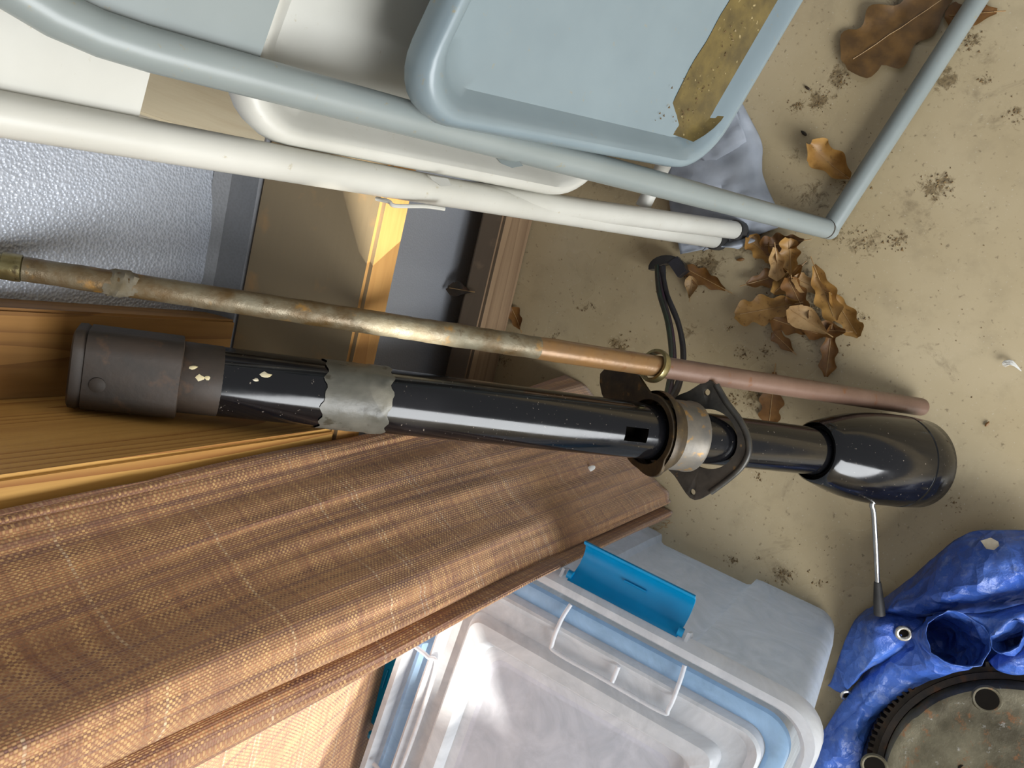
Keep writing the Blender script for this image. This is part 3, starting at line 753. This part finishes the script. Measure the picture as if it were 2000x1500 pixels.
# same fittings on the long side against the wall
def frame_path2(pts, r, name, mat='rim'):
    b = MB(); b.tube(cr([bp(*p) for p in pts], 6), r, 10); b.build(name, mat, lid)
for x0 in (-.20,):
    frame_path2([(x0+.07, HALF-.014, .353), (x0+.07, HALF-.034, .357), (x0+.06, HALF-.046, .357), (x0-.06, HALF-.046, .357), (x0-.07, HALF-.034, .357), (x0-.07, HALF-.014, .353)], .0022, 'latch_frame')
# blue latch hanging open on the end
def latch(fx, name):
    b = MB(); prof = [(.0035, .344), (.006, .340), (.010, .331), (.016, .3255), (.024, .3235), (.031, .3245), (.036, .3285), (.039, .335), (.0415, .336)]
    th = .0018; W_ = .054; P = []
    for y in np.linspace(-W_, W_, 9):
        P.append([fx(x, y, z) for x, z in prof]+[fx(x+th*.4, y, z-th) for x, z in prof[::-1]])
    o_ = b.grid(P, False, True); n_ = len(P[0]); 
    b.f.append(tuple(o_+k for k in range(n_))); b.mi.append(0); b.f.append(tuple(o_+8*n_+k for k in range(n_))); b.mi.append(0)
    lt = b.build(name, 'latch', bin_, label='blue plastic latch hanging open')
    for sg in (-1, 1):
        c = MB(); c.tube([fx(.0075, sg*(W_-.002), .339), fx(.0075, sg*(W_+.003), .339)], .0042, 14); c.build('hinge_pin', 'latch', lt)
    c = MB(); c.tube([fx(.021, -.012, .3255), fx(.021, .010, .3255)], .0011, 8); c.build('moulded_rib', 'latch', lt)
    return lt
latch(bp, 'latch')
latch(lambda x, y, z: bp(-.20-y, HALF+x-.002, z), 'latch')
for sg in (-1, 1):
    b = MB(); b.add([bp(x, sg*.0615+dy, z) for dy in (-.0012, .0012) for x, z in ((.0, .318), (.001, .345), (.011, .341), (.008, .328))], [(0, 1, 2, 3), (7, 6, 5, 4), (0, 4, 5, 1), (1, 5, 6, 2), (2, 6, 7, 3), (3, 7, 4, 0)]); b.build('latch_lug', 'rim', bin_, smooth=False)

# ------------------------------------------------------------------ flywheel
FC = np.array([-.421, -.280, 0]); FR = .1478; FZ = .040
fly = thing('flywheel', (FC[0], FC[1], 0), 'rusty toothed flywheel with greasy clutch cover lying on the blue tarp', 'car part')
def fp(r, a, z): return FC+np.array([r*math.cos(a), r*math.sin(a), z])
b = MB(); NT_ = 116; r_out, r_root = FR, FR-.0052
loopr = []
for k in range(NT_):
    a0 = 2*math.pi*k/NT_; w_ = 2*math.pi/NT_
    loopr += [(r_root, a0), (r_root, a0+w_*.42), (r_out, a0+w_*.55), (r_out, a0+w_*.87)]
NB = len(loopr)
b.grid([[fp(r, a, FZ-.012) for r, a in loopr], [fp(r, a, FZ) for r, a in loopr], [fp(.136, a, FZ) for r, a in loopr], [fp(.136, a, FZ-.012) for r, a in loopr]], True, True)
b.build('ring_gear', 'irondark', fly, smooth=False, label='black toothed ring gear')
b = MB(); b.grid([[fp(r, 2*math.pi*k/90, z) for k in range(90)] for r, z in ((.02, .012), (.1375, .012), (.1375, FZ+.002), (.131, FZ+.004), (.126, FZ-.004), (.110, FZ-.006), (.02, FZ-.006))], True, True)
b.build('flywheel_disc', 'irondark', fly)
# stamped clutch cover
CZ = .066
edge = [(1691, 1482), (1704, 1457), (1727, 1437), (1790, 1397), (1825, 1370), (1853, 1349), (1884, 1334), (1916, 1328), (1960, 1329), (2000, 1338), (2040, 1352)]
ep = [onz(u_, v_, CZ) for u_, v_ in edge]
ea = [math.atan2(p[1]-FC[1], p[0]-FC[0]) for p in ep]; er = [math.hypot(p[0]-FC[0], p[1]-FC[1]) for p in ep]
srt = np.argsort(ea); ea = np.array(ea)[srt]; er = np.array(er)[srt]
span = ea[-1]-ea[0]
def cover_r(a):
    a = (a+math.pi) % (2*math.pi)-math.pi
    if a < ea[0]: a2 = ea[0]+((ea[0]-a) % span)
    elif a > ea[-1]: a2 = ea[-1]-((a-ea[-1]) % span)
    else: a2 = a
    return min(float(np.interp(a2, ea, er)), .131)
NA = 144; b = MB(); rg = []
for (k, dz) in ((.985, -.030), (1.0, -.012), (1.0, -.004), (.985, 0), (.93, .0012), (.88, -.0005), (.80, .002), (.60, .004), (.45, .008), (.36, .010), (.30, .004), (.28, -.01), (.0, -.012)):
    rg.append([fp(cover_r(2*math.pi*i/NA)*k, 2*math.pi*i/NA, CZ+dz) for i in range(NA)])
b.grid(rg, False, True); b.build('clutch_cover', 'iron', fly, label='stained grey-brown clutch cover')
for (u_, v_, r) in ((1928, 1366, .0125), (1708, 1497, .012)):
    c = onz(u_, v_, CZ+.001); b = MB()
    b.grid([[c+np.array([rr_*math.cos(t), rr_*math.sin(t), dz]) for t in np.linspace(0, 2*math.pi, 25)[:-1]] for rr_, dz in ((r+.0025, -.001), (r+.001, .0008), (r, .0008), (r*.9, .0003), (r*.88, -.001))], False, True)
    o = b.build('bolt_boss', 'iron', fly); 
    b = MB(); b.grid([[c+np.array([rr_*math.cos(t), rr_*math.sin(t), dz]) for t in np.linspace(0, 2*math.pi, 25)[:-1]] for rr_, dz in ((r*.89, .0006), (r*.5, .0004), (0, .0003))], False, True); b.build('bolt_hole', 'hole', fly)
for (u_, v_, r) in ((1952, 1499, .0052), (1880, 1501, .0045)):
    c = onz(u_, v_, CZ+.005); b = MB(); b.tube([c-np.array([0, 0, .002]), c+np.array([0, 0, .0012])], r, 16); b.build('bolt_hole', 'hole', fly)

# ------------------------------------------------------------------ blue tarp
def patch(b, ctrl, nu=7, nv=7, amp=.002, seed=0, thick=True):
    R1 = [cr([onz(u_, v_, z) for u_, v_, z in r], nu) for r in ctrl]
    S = [cr([r[i] for r in R1], nv) for i in range(len(R1[0]))]
    for i, r in enumerate(S):
        for j, p in enumerate(r):
            rg_ = (1-abs(noise.noise(Vector((p[0]*34+p[1]*12, p[1]*34-p[0]*9, seed))))*2.2); rg2 = (1-abs(noise.noise(Vector((p[0]*85, p[1]*70, seed+5))))*2.2)
            r[j] = p+np.array([0, 0, amp*2.4*rg_*.6+amp*1.2*rg2*.6+amp*.3*noise.noise(Vector((p[0]*140, p[1]*140, seed+3)))])
    b.grid(S); return S
b = MB()
# upper facet
patch(b, [[(1690, 1192, .004), (1735, 1160, .018), (1790, 1118, .024), (1850, 1066, .030), (1900, 1038, .034), (1960, 1034, .040), (2060, 1036, .04), (2160, 1040, .03)],
          [(1702, 1194, .010), (1745, 1172, .045), (1810, 1138, .058), (1870, 1096, .062), (1925, 1068, .066), (1985, 1066, .070), (2060, 1075, .07), (2160, 1080, .05)],
          [(1712, 1197, .014), (1760, 1186, .060), (1830, 1166, .074), (1900, 1140, .080), (1950, 1115, .084), (1998, 1108, .082), (2060, 1120, .07), (2160, 1130, .05)],
          [(1722, 1199, .014), (1790, 1200, .050), (1845, 1186, .060), (1905, 1170, .066), (1960, 1150, .070), (2000, 1150, .058), (2060, 1160, .05), (2160, 1180, .03)],
          [(1730, 1202, .010), (1800, 1208, .024), (1850, 1204, .026), (1910, 1196, .026), (1960, 1186, .026), (2005, 1180, .024), (2060, 1190, .02), (2160, 1200, .01)]], 7, 7, .0025, 1)
# folded pleat running into the right border
patch(b, [[(1822, 1210, .030), (1870, 1200, .052), (1930, 1196, .060), (2000, 1178, .062), (2100, 1160, .05)],
          [(1826, 1206, .05), (1872, 1206, .078), (1932, 1212, .086), (2000, 1200, .088), (2100, 1180, .07)],
          [(1832, 1214, .05), (1880, 1222, .076), (1918, 1245, .088), (1960, 1222, .094), (2000, 1204, .094), (2100, 1190, .07)],
          [(1840, 1222, .04), (1890, 1240, .06), (1918, 1262, .076), (1962, 1245, .080), (2000, 1226, .08), (2100, 1220, .06)]] if False else
         [[(1815, 1212, .030), (1870, 1200, .052), (1930, 1196, .060), (2000, 1178, .062), (2100, 1160, .05)],
          [(1826, 1196, .055), (1874, 1196, .078), (1936, 1206, .086), (2000, 1194, .088), (2100, 1180, .07)],
          [(1850, 1194, .062), (1890, 1206, .080), (1922, 1240, .088), (1962, 1226, .094), (2000, 1206, .094)  if False else (2100, 1190, .07)],
          [(1862, 1204, .06), (1902, 1222, .074), (1922, 1256, .080), (1962, 1248, .080), (2100, 1210, .06)]], 7, 7, .002, 2)
# open rolls
def roll(path, rad, flat, seg=28, start=0, ends=360, seed=0, wall=.0):
    pts = cr([onz(u_, v_, z) for u_, v_, z in path], 7); n = len(pts); rs = np.interp(np.linspace(0, len(rad)-1, n), range(len(rad)), rad)
    rg = []
    for i in range(n):
        d = nrm(pts[min(i+1, n-1)]-pts[max(i-1, 0)]); sd_ = nrm(np.cross(d, [0, 0, 1])); up = np.cross(sd_, d); ring = []
        for k in range(seg):
            a = math.radians(start+(ends-start)*k/seg); r = rs[i]*(1+.17*noise.noise(Vector((math.cos(a)*1.6, math.sin(a)*1.6, seed+i*.12)))+.10*(1-2*abs(noise.noise(Vector((math.cos(a)*4, math.sin(a)*4, seed+i*.1))))))
            ring.append(pts[i]+sd_*math.cos(a)*r+up*math.sin(a)*r*flat)
        rg.append(ring)
    b.grid(rg, False, ends-start >= 359)
roll([(1585, 1490, .010), (1640, 1425, .016), (1705, 1355, .022), (1770, 1300, .028), (1822, 1270, .044), (1856, 1254, .075), (1870, 1248, .100)], [.008, .013, .019, .024, .027, .0285, .0290], .86, seed=3)
roll([(2120, 1160, .05), (2050, 1205, .052), (2000, 1230, .060), (1975, 1242, .085), (1968, 1244, .100)], [.02, .019, .019, .019, .019], .55, seed=5)
# flap with the eyelet
patch(b, [[(1694, 1188, .006), (1722, 1188, .020), (1765, 1196, .030), (1806, 1206, .036)],
          [(1672, 1208, .016), (1712, 1214, .050), (1755, 1218, .052), (1796, 1226, .052)],
          [(1655, 1240, .016), (1705, 1244, .050), (1752, 1246, .054), (1782, 1254, .046)],
          [(1640, 1280, .012), (1690, 1284, .042), (1725, 1272, .052), (1752, 1284, .03)],
          [(1625, 1326, .006), (1665, 1328, .030), (1690, 1304, .040), (1706, 1298, .03)],
          [(1617, 1338, .004), (1645, 1352, .016), (1664, 1336, .026), (1680, 1322, .02)]], 7, 7, .0018, 9)
# lower strips between bin and flywheel
patch(b, [[(1718, 1318, .020), (1690, 1344, .018), (1655, 1384, .014), (1620, 1420, .010), (1580, 1452, .006), (1560, 1540, .004)],
          [(1728, 1322, .036), (1700, 1352, .036), (1672, 1392, .034), (1640, 1430, .030), (1608, 1478, .026), (1590, 1560, .02)],
          [(1738, 1332, .032), (1715, 1362, .034), (1690, 1400, .034), (1662, 1440, .032), (1640, 1490, .030), (1625, 1560, .02)],
          [(1760, 1345, .016), (1735, 1372, .018), (1706, 1410, .018), (1690, 1452, .018), (1680, 1500, .018), (1675, 1560, .01)]], 7, 7, .003, 11)
# the rest of the sheet, spread under the flywheel
patch(b, [[(1700, 1300, .003), (1800, 1240, .006), (1900, 1180, .008), (2000, 1120, .008), (2160, 1060, .004)],
          [(1690, 1360, .008), (1800, 1300, .016), (1900, 1250, .020), (2010, 1240, .020), (2180, 1200, .01)],
          [(1660, 1440, .006), (1780, 1380, .009), (1900, 1320, .009), (2030, 1300, .012), (2200, 1280, .01)],
          [(1600, 1560, .004), (1760, 1560, .009), (1900, 1560, .009), (2050, 1560, .009), (2220, 1500, .01)],
          [(1580, 1700, .003), (1760, 1720, .005), (1900, 1720, .005), (2050, 1720, .005), (2240, 1700, .005)]], 8, 8, .003, 15)
# fold standing over the gear by the right border
patch(b, [[(1930, 1290, .050), (1960, 1268, .066), (2010, 1250, .070), (2100, 1240, .06)],
          [(1945, 1306, .066), (1975, 1290, .080), (2020, 1280, .084), (2100, 1275, .07)],
          [(1960, 1312, .062), (1990, 1316, .070), (2030, 1312, .070), (2100, 1310, .06)]], 6, 6, .002, 21)
tarp = b.build('blue_tarp', 'tarp'); tag(tarp, 'crumpled blue plastic tarpaulin with metal eyelets, heaped beside the plastic bin', 'tarp')
md = tarp.modifiers.new('thickness', 'SOLIDIFY'); md.thickness = .0008; md.offset = 0
ROOTLOC[tarp.name] = Vector((0, 0, 0))
for (u_, v_, z, t, k) in ((1765, 1237, .0575, (.35, .15), 1.0), (1653, 1358, .024, (.6, .5), .8)):
    c = onz(u_, v_, z); n_ = nrm([t[0]*-.4, -t[1], 1.0]); f1 = nrm(np.cross(n_, [0, 1, 0])); f2 = np.cross(n_, f1); b = MB(); rg = []
    for i in range(28):
        a = 2*math.pi*i/28; d = math.cos(a)*f1+math.sin(a)*f2
        rg.append([c+d*(.0070+.0024*math.cos(q))*k+n_*.0016*math.sin(q) for q in np.linspace(0, 2*math.pi, 9)[:-1]])
    b.grid(rg, True, True); b.build('eyelet', 'chrome', tarp, label='metal eyelet ring')
    b = MB(); rg = [c+(math.cos(2*math.pi*i/20)*f1+math.sin(2*math.pi*i/20)*f2)*.0050*k-n_*.0002 for i in range(20)]; b.add(rg, [tuple(range(20))]); b.build('eyelet_hole', 'hole', tarp, smooth=False)
b = MB(); q = [onz(u_, v_, .072) for u_, v_ in ((1915, 1056), (1935, 1050), (1950, 1058), (1954, 1080), (1960, 1096), (1948, 1100), (1936, 1086))]
cm = np.mean(q, 0)+np.array([0, 0, .003]); b.add([cm]+q, [(0, 1+i, 1+(i+1) % 7) for i in range(7)]); b.build('mud_patch', 'mud', tarp)

# ------------------------------------------------------------------ grey rag under the chairs
def inside(p, poly):
    c = False; n = len(poly)
    for i in range(n):
        (x1, y1), (x2, y2) = poly[i], poly[i-1]
        if (y1 > p[1]) != (y2 > p[1]) and p[0] < (x2-x1)*(p[1]-y1)/(y2-y1)+x1: c = not c
    return c
b = MB()
def rag_patch(ctrl, amp, seed): patch(b, ctrl, 7, 7, amp, seed)
rag_patch([[(1335, 230, .006), (1375, 195, .012), (1418, 160, .018), (1428, 166, .012)],
           [(1315, 300, .006), (1375, 275, .016), (1445, 222, .026), (1468, 238, .006)],
           [(1306, 350, .006), (1380, 345, .014), (1460, 300, .022), (1489, 285, .004)],
           [(1312, 420, .005), (1390, 395, .010), (1470, 370, .014), (1490, 342, .004)],
           [(1325, 470, .004), (1400, 450, .008), (1480, 425, .008), (1520, 410, .003)],
           [(1330, 497, .003), (1400, 482, .006), (1470, 462, .006), (1545, 436, .002)]], .003, 31)
rag_patch([[(1340, 236, .024), (1380, 200, .030), (1420, 160, .032)],
           [(1345, 272, .022), (1395, 245, .034), (1440, 222, .034)],
           [(1362, 302, .020), (1410, 282, .032), (1456, 266, .030)],
           [(1384, 322, .014), (1420, 302, .024), (1458, 280, .022)]], .002, 33)
rag_patch([[(1372, 490, .012), (1420, 476, .014), (1462, 464, .010)], [(1385, 480, .02), (1430, 482, .02), (1475, 470, .012)], [(1420, 470, .012), (1440, 486, .012), (1452, 478, .006)]], .0015, 34)
rag = b.build('grey_rag', 'rag'); tag(rag, 'crumpled grey-blue rag on the floor under the folding chairs', 'rag')
md = rag.modifiers.new('thickness', 'SOLIDIFY'); md.thickness = .0012; md.offset = 0

# ------------------------------------------------------------------ leaves
def leaf(u_, v_, ang, L, mat, label, group=None, z=.004, curl=.25, lobes=3, wid=.33, twist=0.0, seed=0, flat=1.0):
    """ang: direction of the tip in the picture's floor plane, degrees (0 = +X, 90 = +Y)"""
    rr_ = random.Random(seed+int(u_*7+v_)); b = MB(); nt, nw = 26, 4
    c = onz(u_, v_, 0); a = math.radians(ang); d = np.array([math.cos(a), math.sin(a), 0]); sd_ = np.array([-d[1], d[0], 0])
    G = []; pts = []; ph1, ph2 = rr_.uniform(-.25, .25), rr_.uniform(-.25, .25)
    for i in range(nt+1):
        t = i/nt
        env = math.sin(math.pi*min(1, t*.92+.05))**.65*(.55+.45*t) if t < .75 else math.sin(math.pi*(t*.92+.05))**.65
        row = []
        for j in range(-nw, nw+1):
            sgn = 1 if j > 0 else -1
            lob = 1-.34*(.5+.5*math.cos(2*math.pi*(lobes*t+(ph1 if sgn > 0 else ph2))))
            wv = wid*L*env*lob
            y = wv*j/nw; x = (t-.5)*L+.16*abs(y)
            zz_ = curl*L*((2*t-1)**2*.35+(j/nw)**2*.28*(1 if curl > 0 else .4))+twist*L*(t-.5)*(j/nw)*.6+.05*L*noise.noise(Vector((x*45, y*45, seed)))
            row.append((x, y, zz_))
        pts.append(row)
    mz = min(p[2] for r in pts for p in r)
    P = [[c+d*x+sd_*y+np.array([0, 0, z+(zz_-mz)*flat]) for x, y, zz_ in r] for r in pts]
    o0 = P[0][nw]
    root = thing('oak_leaf', (c[0], c[1], z), label, 'leaf', group)
    b.grid(P); bl = b.build('blade', mat, root)
    b = MB(); mid_ = [r[nw]+np.array([0, 0, .0005]) for r in P]
    st = o0-d*L*.16+np.array([0, 0, -min(.002, 0)]); b.tube([st]+mid_[::3], [.0007]*2+[.0005]*(len(mid_[::3])-1), 6); b.build('stalk', 'leaf3', root)
    return root
pile = 'dry oak leaf in the heaped pile beside the chair feet'; pg = 'oak leaves in the pile'
for (u_, v_, ang, L, m, z, curl, lob, wid, tw) in (
    (1492, 492, 60, .048, 'leaf1', .006, .5, 3, .36, .3), (1530, 478, 110, .050, 'leaf2', .008, .3, 3, .36, -.4), (1545, 505, 20, .044, 'leaf1', .012, .4, 3, .38, .5),
    (1500, 545, -60, .050, 'leaf2', .006, .3, 3, .34, .2), (1540, 548, 150, .046, 'leaf1', .010, .3, 2, .34, -.3), (1500, 605, 115, .075, 'leaf1', .010, .25, 3, .34, .2),
    (1560, 585, 40, .055, 'leaf2', .014, .3, 3, .32, .3), (1585, 560, 80, .044, 'leaf3', .012, .4, 2, .35, .4), (1612, 575, 215, .070, 'leaf1', .016, .35, 3, .27, -.3),
    (1650, 615, 225, .062, 'leaf1', .010, .3, 3, .27, .4), (1545, 635, 85, .050, 'leaf2', .006, .25, 3, .36, .2), (1580, 628, 70, .052, 'leaf3', .022, .3, 1, .36, .2),
    (1610, 645, 100, .048, 'leaf2', .010, .3, 2, .36, -.2), (1620, 685, 190, .062, 'leaf2', .005, .25, 3, .22, .1), (1530, 668, 60, .034, 'leaf2', .004, .2, 2, .34, .1), (1520, 520, 200, .040, 'leaf3', .016, .5, 2, .34, .4)):
    lab = {(1500, 605): 'widest tan oak leaf, lying flat at the pile edge facing the wire connector', (1580, 628): 'pale rounded leaf without lobes on top of the pile',
           (1650, 615): 'long wavy tan leaf reaching out of the pile over bare concrete', (1612, 575): 'long wavy tan leaf resting on top of the pile',
           (1620, 685): 'narrow dark leaf at the pile end next to a round black seed', (1530, 478): 'dark leaf of the pile tucked under the grey chair leg',
           (1492, 492): 'tan leaf of the pile touching the white chair foot caps'}.get((u_, v_), {'leaf1': 'tan lobed', 'leaf2': 'dark brown', 'leaf3': 'pale lobed'}[m]+' '+pile)
    leaf(u_, v_, ang, L, m, lab, pg, z, curl, lob, wid, tw, int(u_))
leaf(1752, 62, 135, .125, 'leaf4', 'large flat brown oak leaf inside the grey chair frame', None, .002, .08, 3, .42, .05, 3)
leaf(1622, 322, 60, .062, 'leaf1', 'curled upright oak leaf against the grey crossbar', None, .004, .7, 2, .38, .3, 5)
leaf(1508, 778, 190, .066, 'leaf2', 'flat brown oak leaf half hidden under the rusty pipe', None, .002, .06, 3, .30, .1, 8)
leaf(1378, 545, 75, .060, 'leaf2', 'dark broken oak leaf beside the wire connector', None, .002, .15, 3, .26, .3, 12)
leaf(1352, 562, 10, .028, 'leaf3', 'small pale curled leaf tip beside the wire connector', None, .004, .5, 1, .38, .3, 13)
leaf(1010, 622, 40, .034, 'leaf2', 'small russet leaf against the sill board', None, .002, .25, 2, .44, .2, 14)
lf = leaf(902, 566, 95, .036, 'irondark', 'blackened leaf tucked behind the sill board', None, .092, .2, 1, .36, .2, 15)
c_ = onz(899, 566, .093); 
lf.location = (float(c_[0]), float(c_[1])+.002, .0905)
leaf(1895, 30, 100, .05, 'leaf2', 'brown leaf poking out beyond the grey crossbar', None, .002, .1, 2, .4, .1, 16)

# ------------------------------------------------------------------ crumbs, seeds, feather
def crumb(b, p, r, rr_):
    vs_ = [np.array([rr_.uniform(-1, 1), rr_.uniform(-1, 1), rr_.uniform(.1, .7)])*r for _ in range(4)]
    vs_ = [p+np.array([r, 0, 0])*rr_.uniform(.4, 1.3), p+np.array([-r*.6, r*.8, 0])*rr_.uniform(.4, 1.3), p+np.array([-r*.6, -r*.8, 0])*rr_.uniform(.4, 1.3), p+np.array([0, 0, r*rr_.uniform(.2, .5)])]
    b.add(vs_, [(0, 1, 3), (1, 2, 3), (2, 0, 3), (0, 2, 1)])
rr_ = random.Random(3); b = MB()
CL = [(1640, 150, 28, 40), (1600, 195, 30, 50), (1555, 208, 18, 30), (1460, 85, 16, 25), (1830, 365, 32, 60), (1750, 470, 22, 40), (1690, 470, 30, 30), (1980, 225, 20, 25), (1930, 155, 14, 20),
      (1890, 80, 26, 40), (1450, 690, 16, 30), (1495, 690, 16, 20), (1425, 640, 8, 12), (1210, 675, 22, 45), (1085, 655, 12, 20), (1380, 520, 40, 50), (1430, 780, 20, 30), (1490, 780, 40, 45), (1480, 930, 14, 20),
      (985, 705, 16, 30), (1150, 600, 16, 14), (1430, 1095, 12, 30), (1480, 1090, 8, 12), (1530, 1125, 24, 45), (1600, 1140, 12, 14), (1660, 370, 30, 30), (1590, 620, 60, 60), (1540, 560, 60, 70), (1640, 460, 30, 20), (1870, 985, 20, 10), (1340, 330, 20, 10), (1680, 620, 20, 18), (1620, 690, 30, 18)]
dat = floor.data.attributes.new('dirt', 'FLOAT', 'POINT'); nvf = len(floor.data.vertices); co_ = np.zeros(nvf*3); floor.data.vertices.foreach_get('co', co_); co_ = co_.reshape(-1, 3)
dv = np.zeros(nvf)
for (u_, v_, sp, n_) in CL+[(1300, 60, 30, 30), (1555, 300, 20, 20), (1350, 650, 25, 20), (1580, 380, 40, 30), (1480, 470, 40, 40), (1040, 680, 14, 14), (1700, 420, 14, 20), (1780, 20, 60, 60), (1850, 150, 30, 40)]:
    pc_ = onz(u_, v_); wd = sp*.9/F_PX*1.0
    dv = np.maximum(dv, min(1.0, .45+n_/80)*np.exp(-((co_[:, 0]-pc_[0])**2+(co_[:, 1]-pc_[1])**2)/(2*(wd*.75)**2)))
dat.data.foreach_set('value', dv)
for (u_, v_, sp, n_) in CL:
    for _ in range(n_): crumb(b, onz(rr_.gauss(u_, sp*.6), rr_.gauss(v_, sp*.45), .0004), rr_.choice((.0006, .0008, .001, .0014, .002)), rr_)
for _ in range(750):
    u_, v_ = rr_.uniform(1020, 2000), rr_.uniform(0, 1180)
    if u_ > 1700 and rr_.random() < .65: continue
    crumb(b, onz(u_, v_, .0003), rr_.choice((.0005, .0006, .0008, .0012)), rr_)
o = b.build('floor_debris', 'crumb', smooth=False); tag(o, 'crumbled leaf bits and dirt specks scattered over the concrete floor', 'debris', kind='stuff')
b = MB()
for (S_, v2, n2_, W_) in ((seatg[0], seatg[1], seatg[2], .37),):
    for _ in range(140):
        x = abs(rr_.gauss(0, .07))+.028; y = .02+abs(rr_.gauss(0, .03))
        if x > .33: continue
        crumb(b, S_+e1*x+v2*y+n2_*.004, rr_.choice((.0006, .001, .0014)), rr_)
o = b.build('seat_debris', 'crumb', chair_g, smooth=False); o['kind'] = 'stuff'
def seed(u_, v_, ang, L, label, mat='leaf2'):
    a = math.radians(ang); d = np.array([math.cos(a), math.sin(a), 0]); c = onz(u_, v_, L*.2+.0004)
    b = MB(); b.tube([c+d*L*t for t in (-.5, -.42, -.2, .1, .35, .5)], [L*k for k in (.03, .12, .2, .2, .13, .03)], 8); tag(b.build('seed', mat), label, 'seed')
seed(1446, 507, 110, .010, 'reddish brown seed on the floor below the leaf pile')
seed(1928, 828, -20, .007, 'brown seed lying on clean concrete beyond the pipe end')
seed(1577, 172, 60, .008, 'dark seed on the floor inside the grey chair frame', 'irondark')
seed(1570, 260, 60, .009, 'black seed beside the grey rag', 'irondark')
seed(1622, 697, 10, .009, 'round black seed under the lowest leaf', 'irondark')
b = MB(); c = onz(1985, 715, .004)
for k in range(16):
    a = math.radians(40+k*6); q = c+np.array([math.cos(a)*.006, math.sin(a)*.014, .001*k % .004]); b.tube(cr([c+np.array([-.004, -.006, 0]), (c+q)/2+np.array([.002, 0, .002]), q], 4), .00035, 4)
tag(b.build('feather', 'feather'), 'tiny white downy feather on the bare concrete', 'feather')
b = MB(); q = onz(1268, 965, .06)
print('scene built')
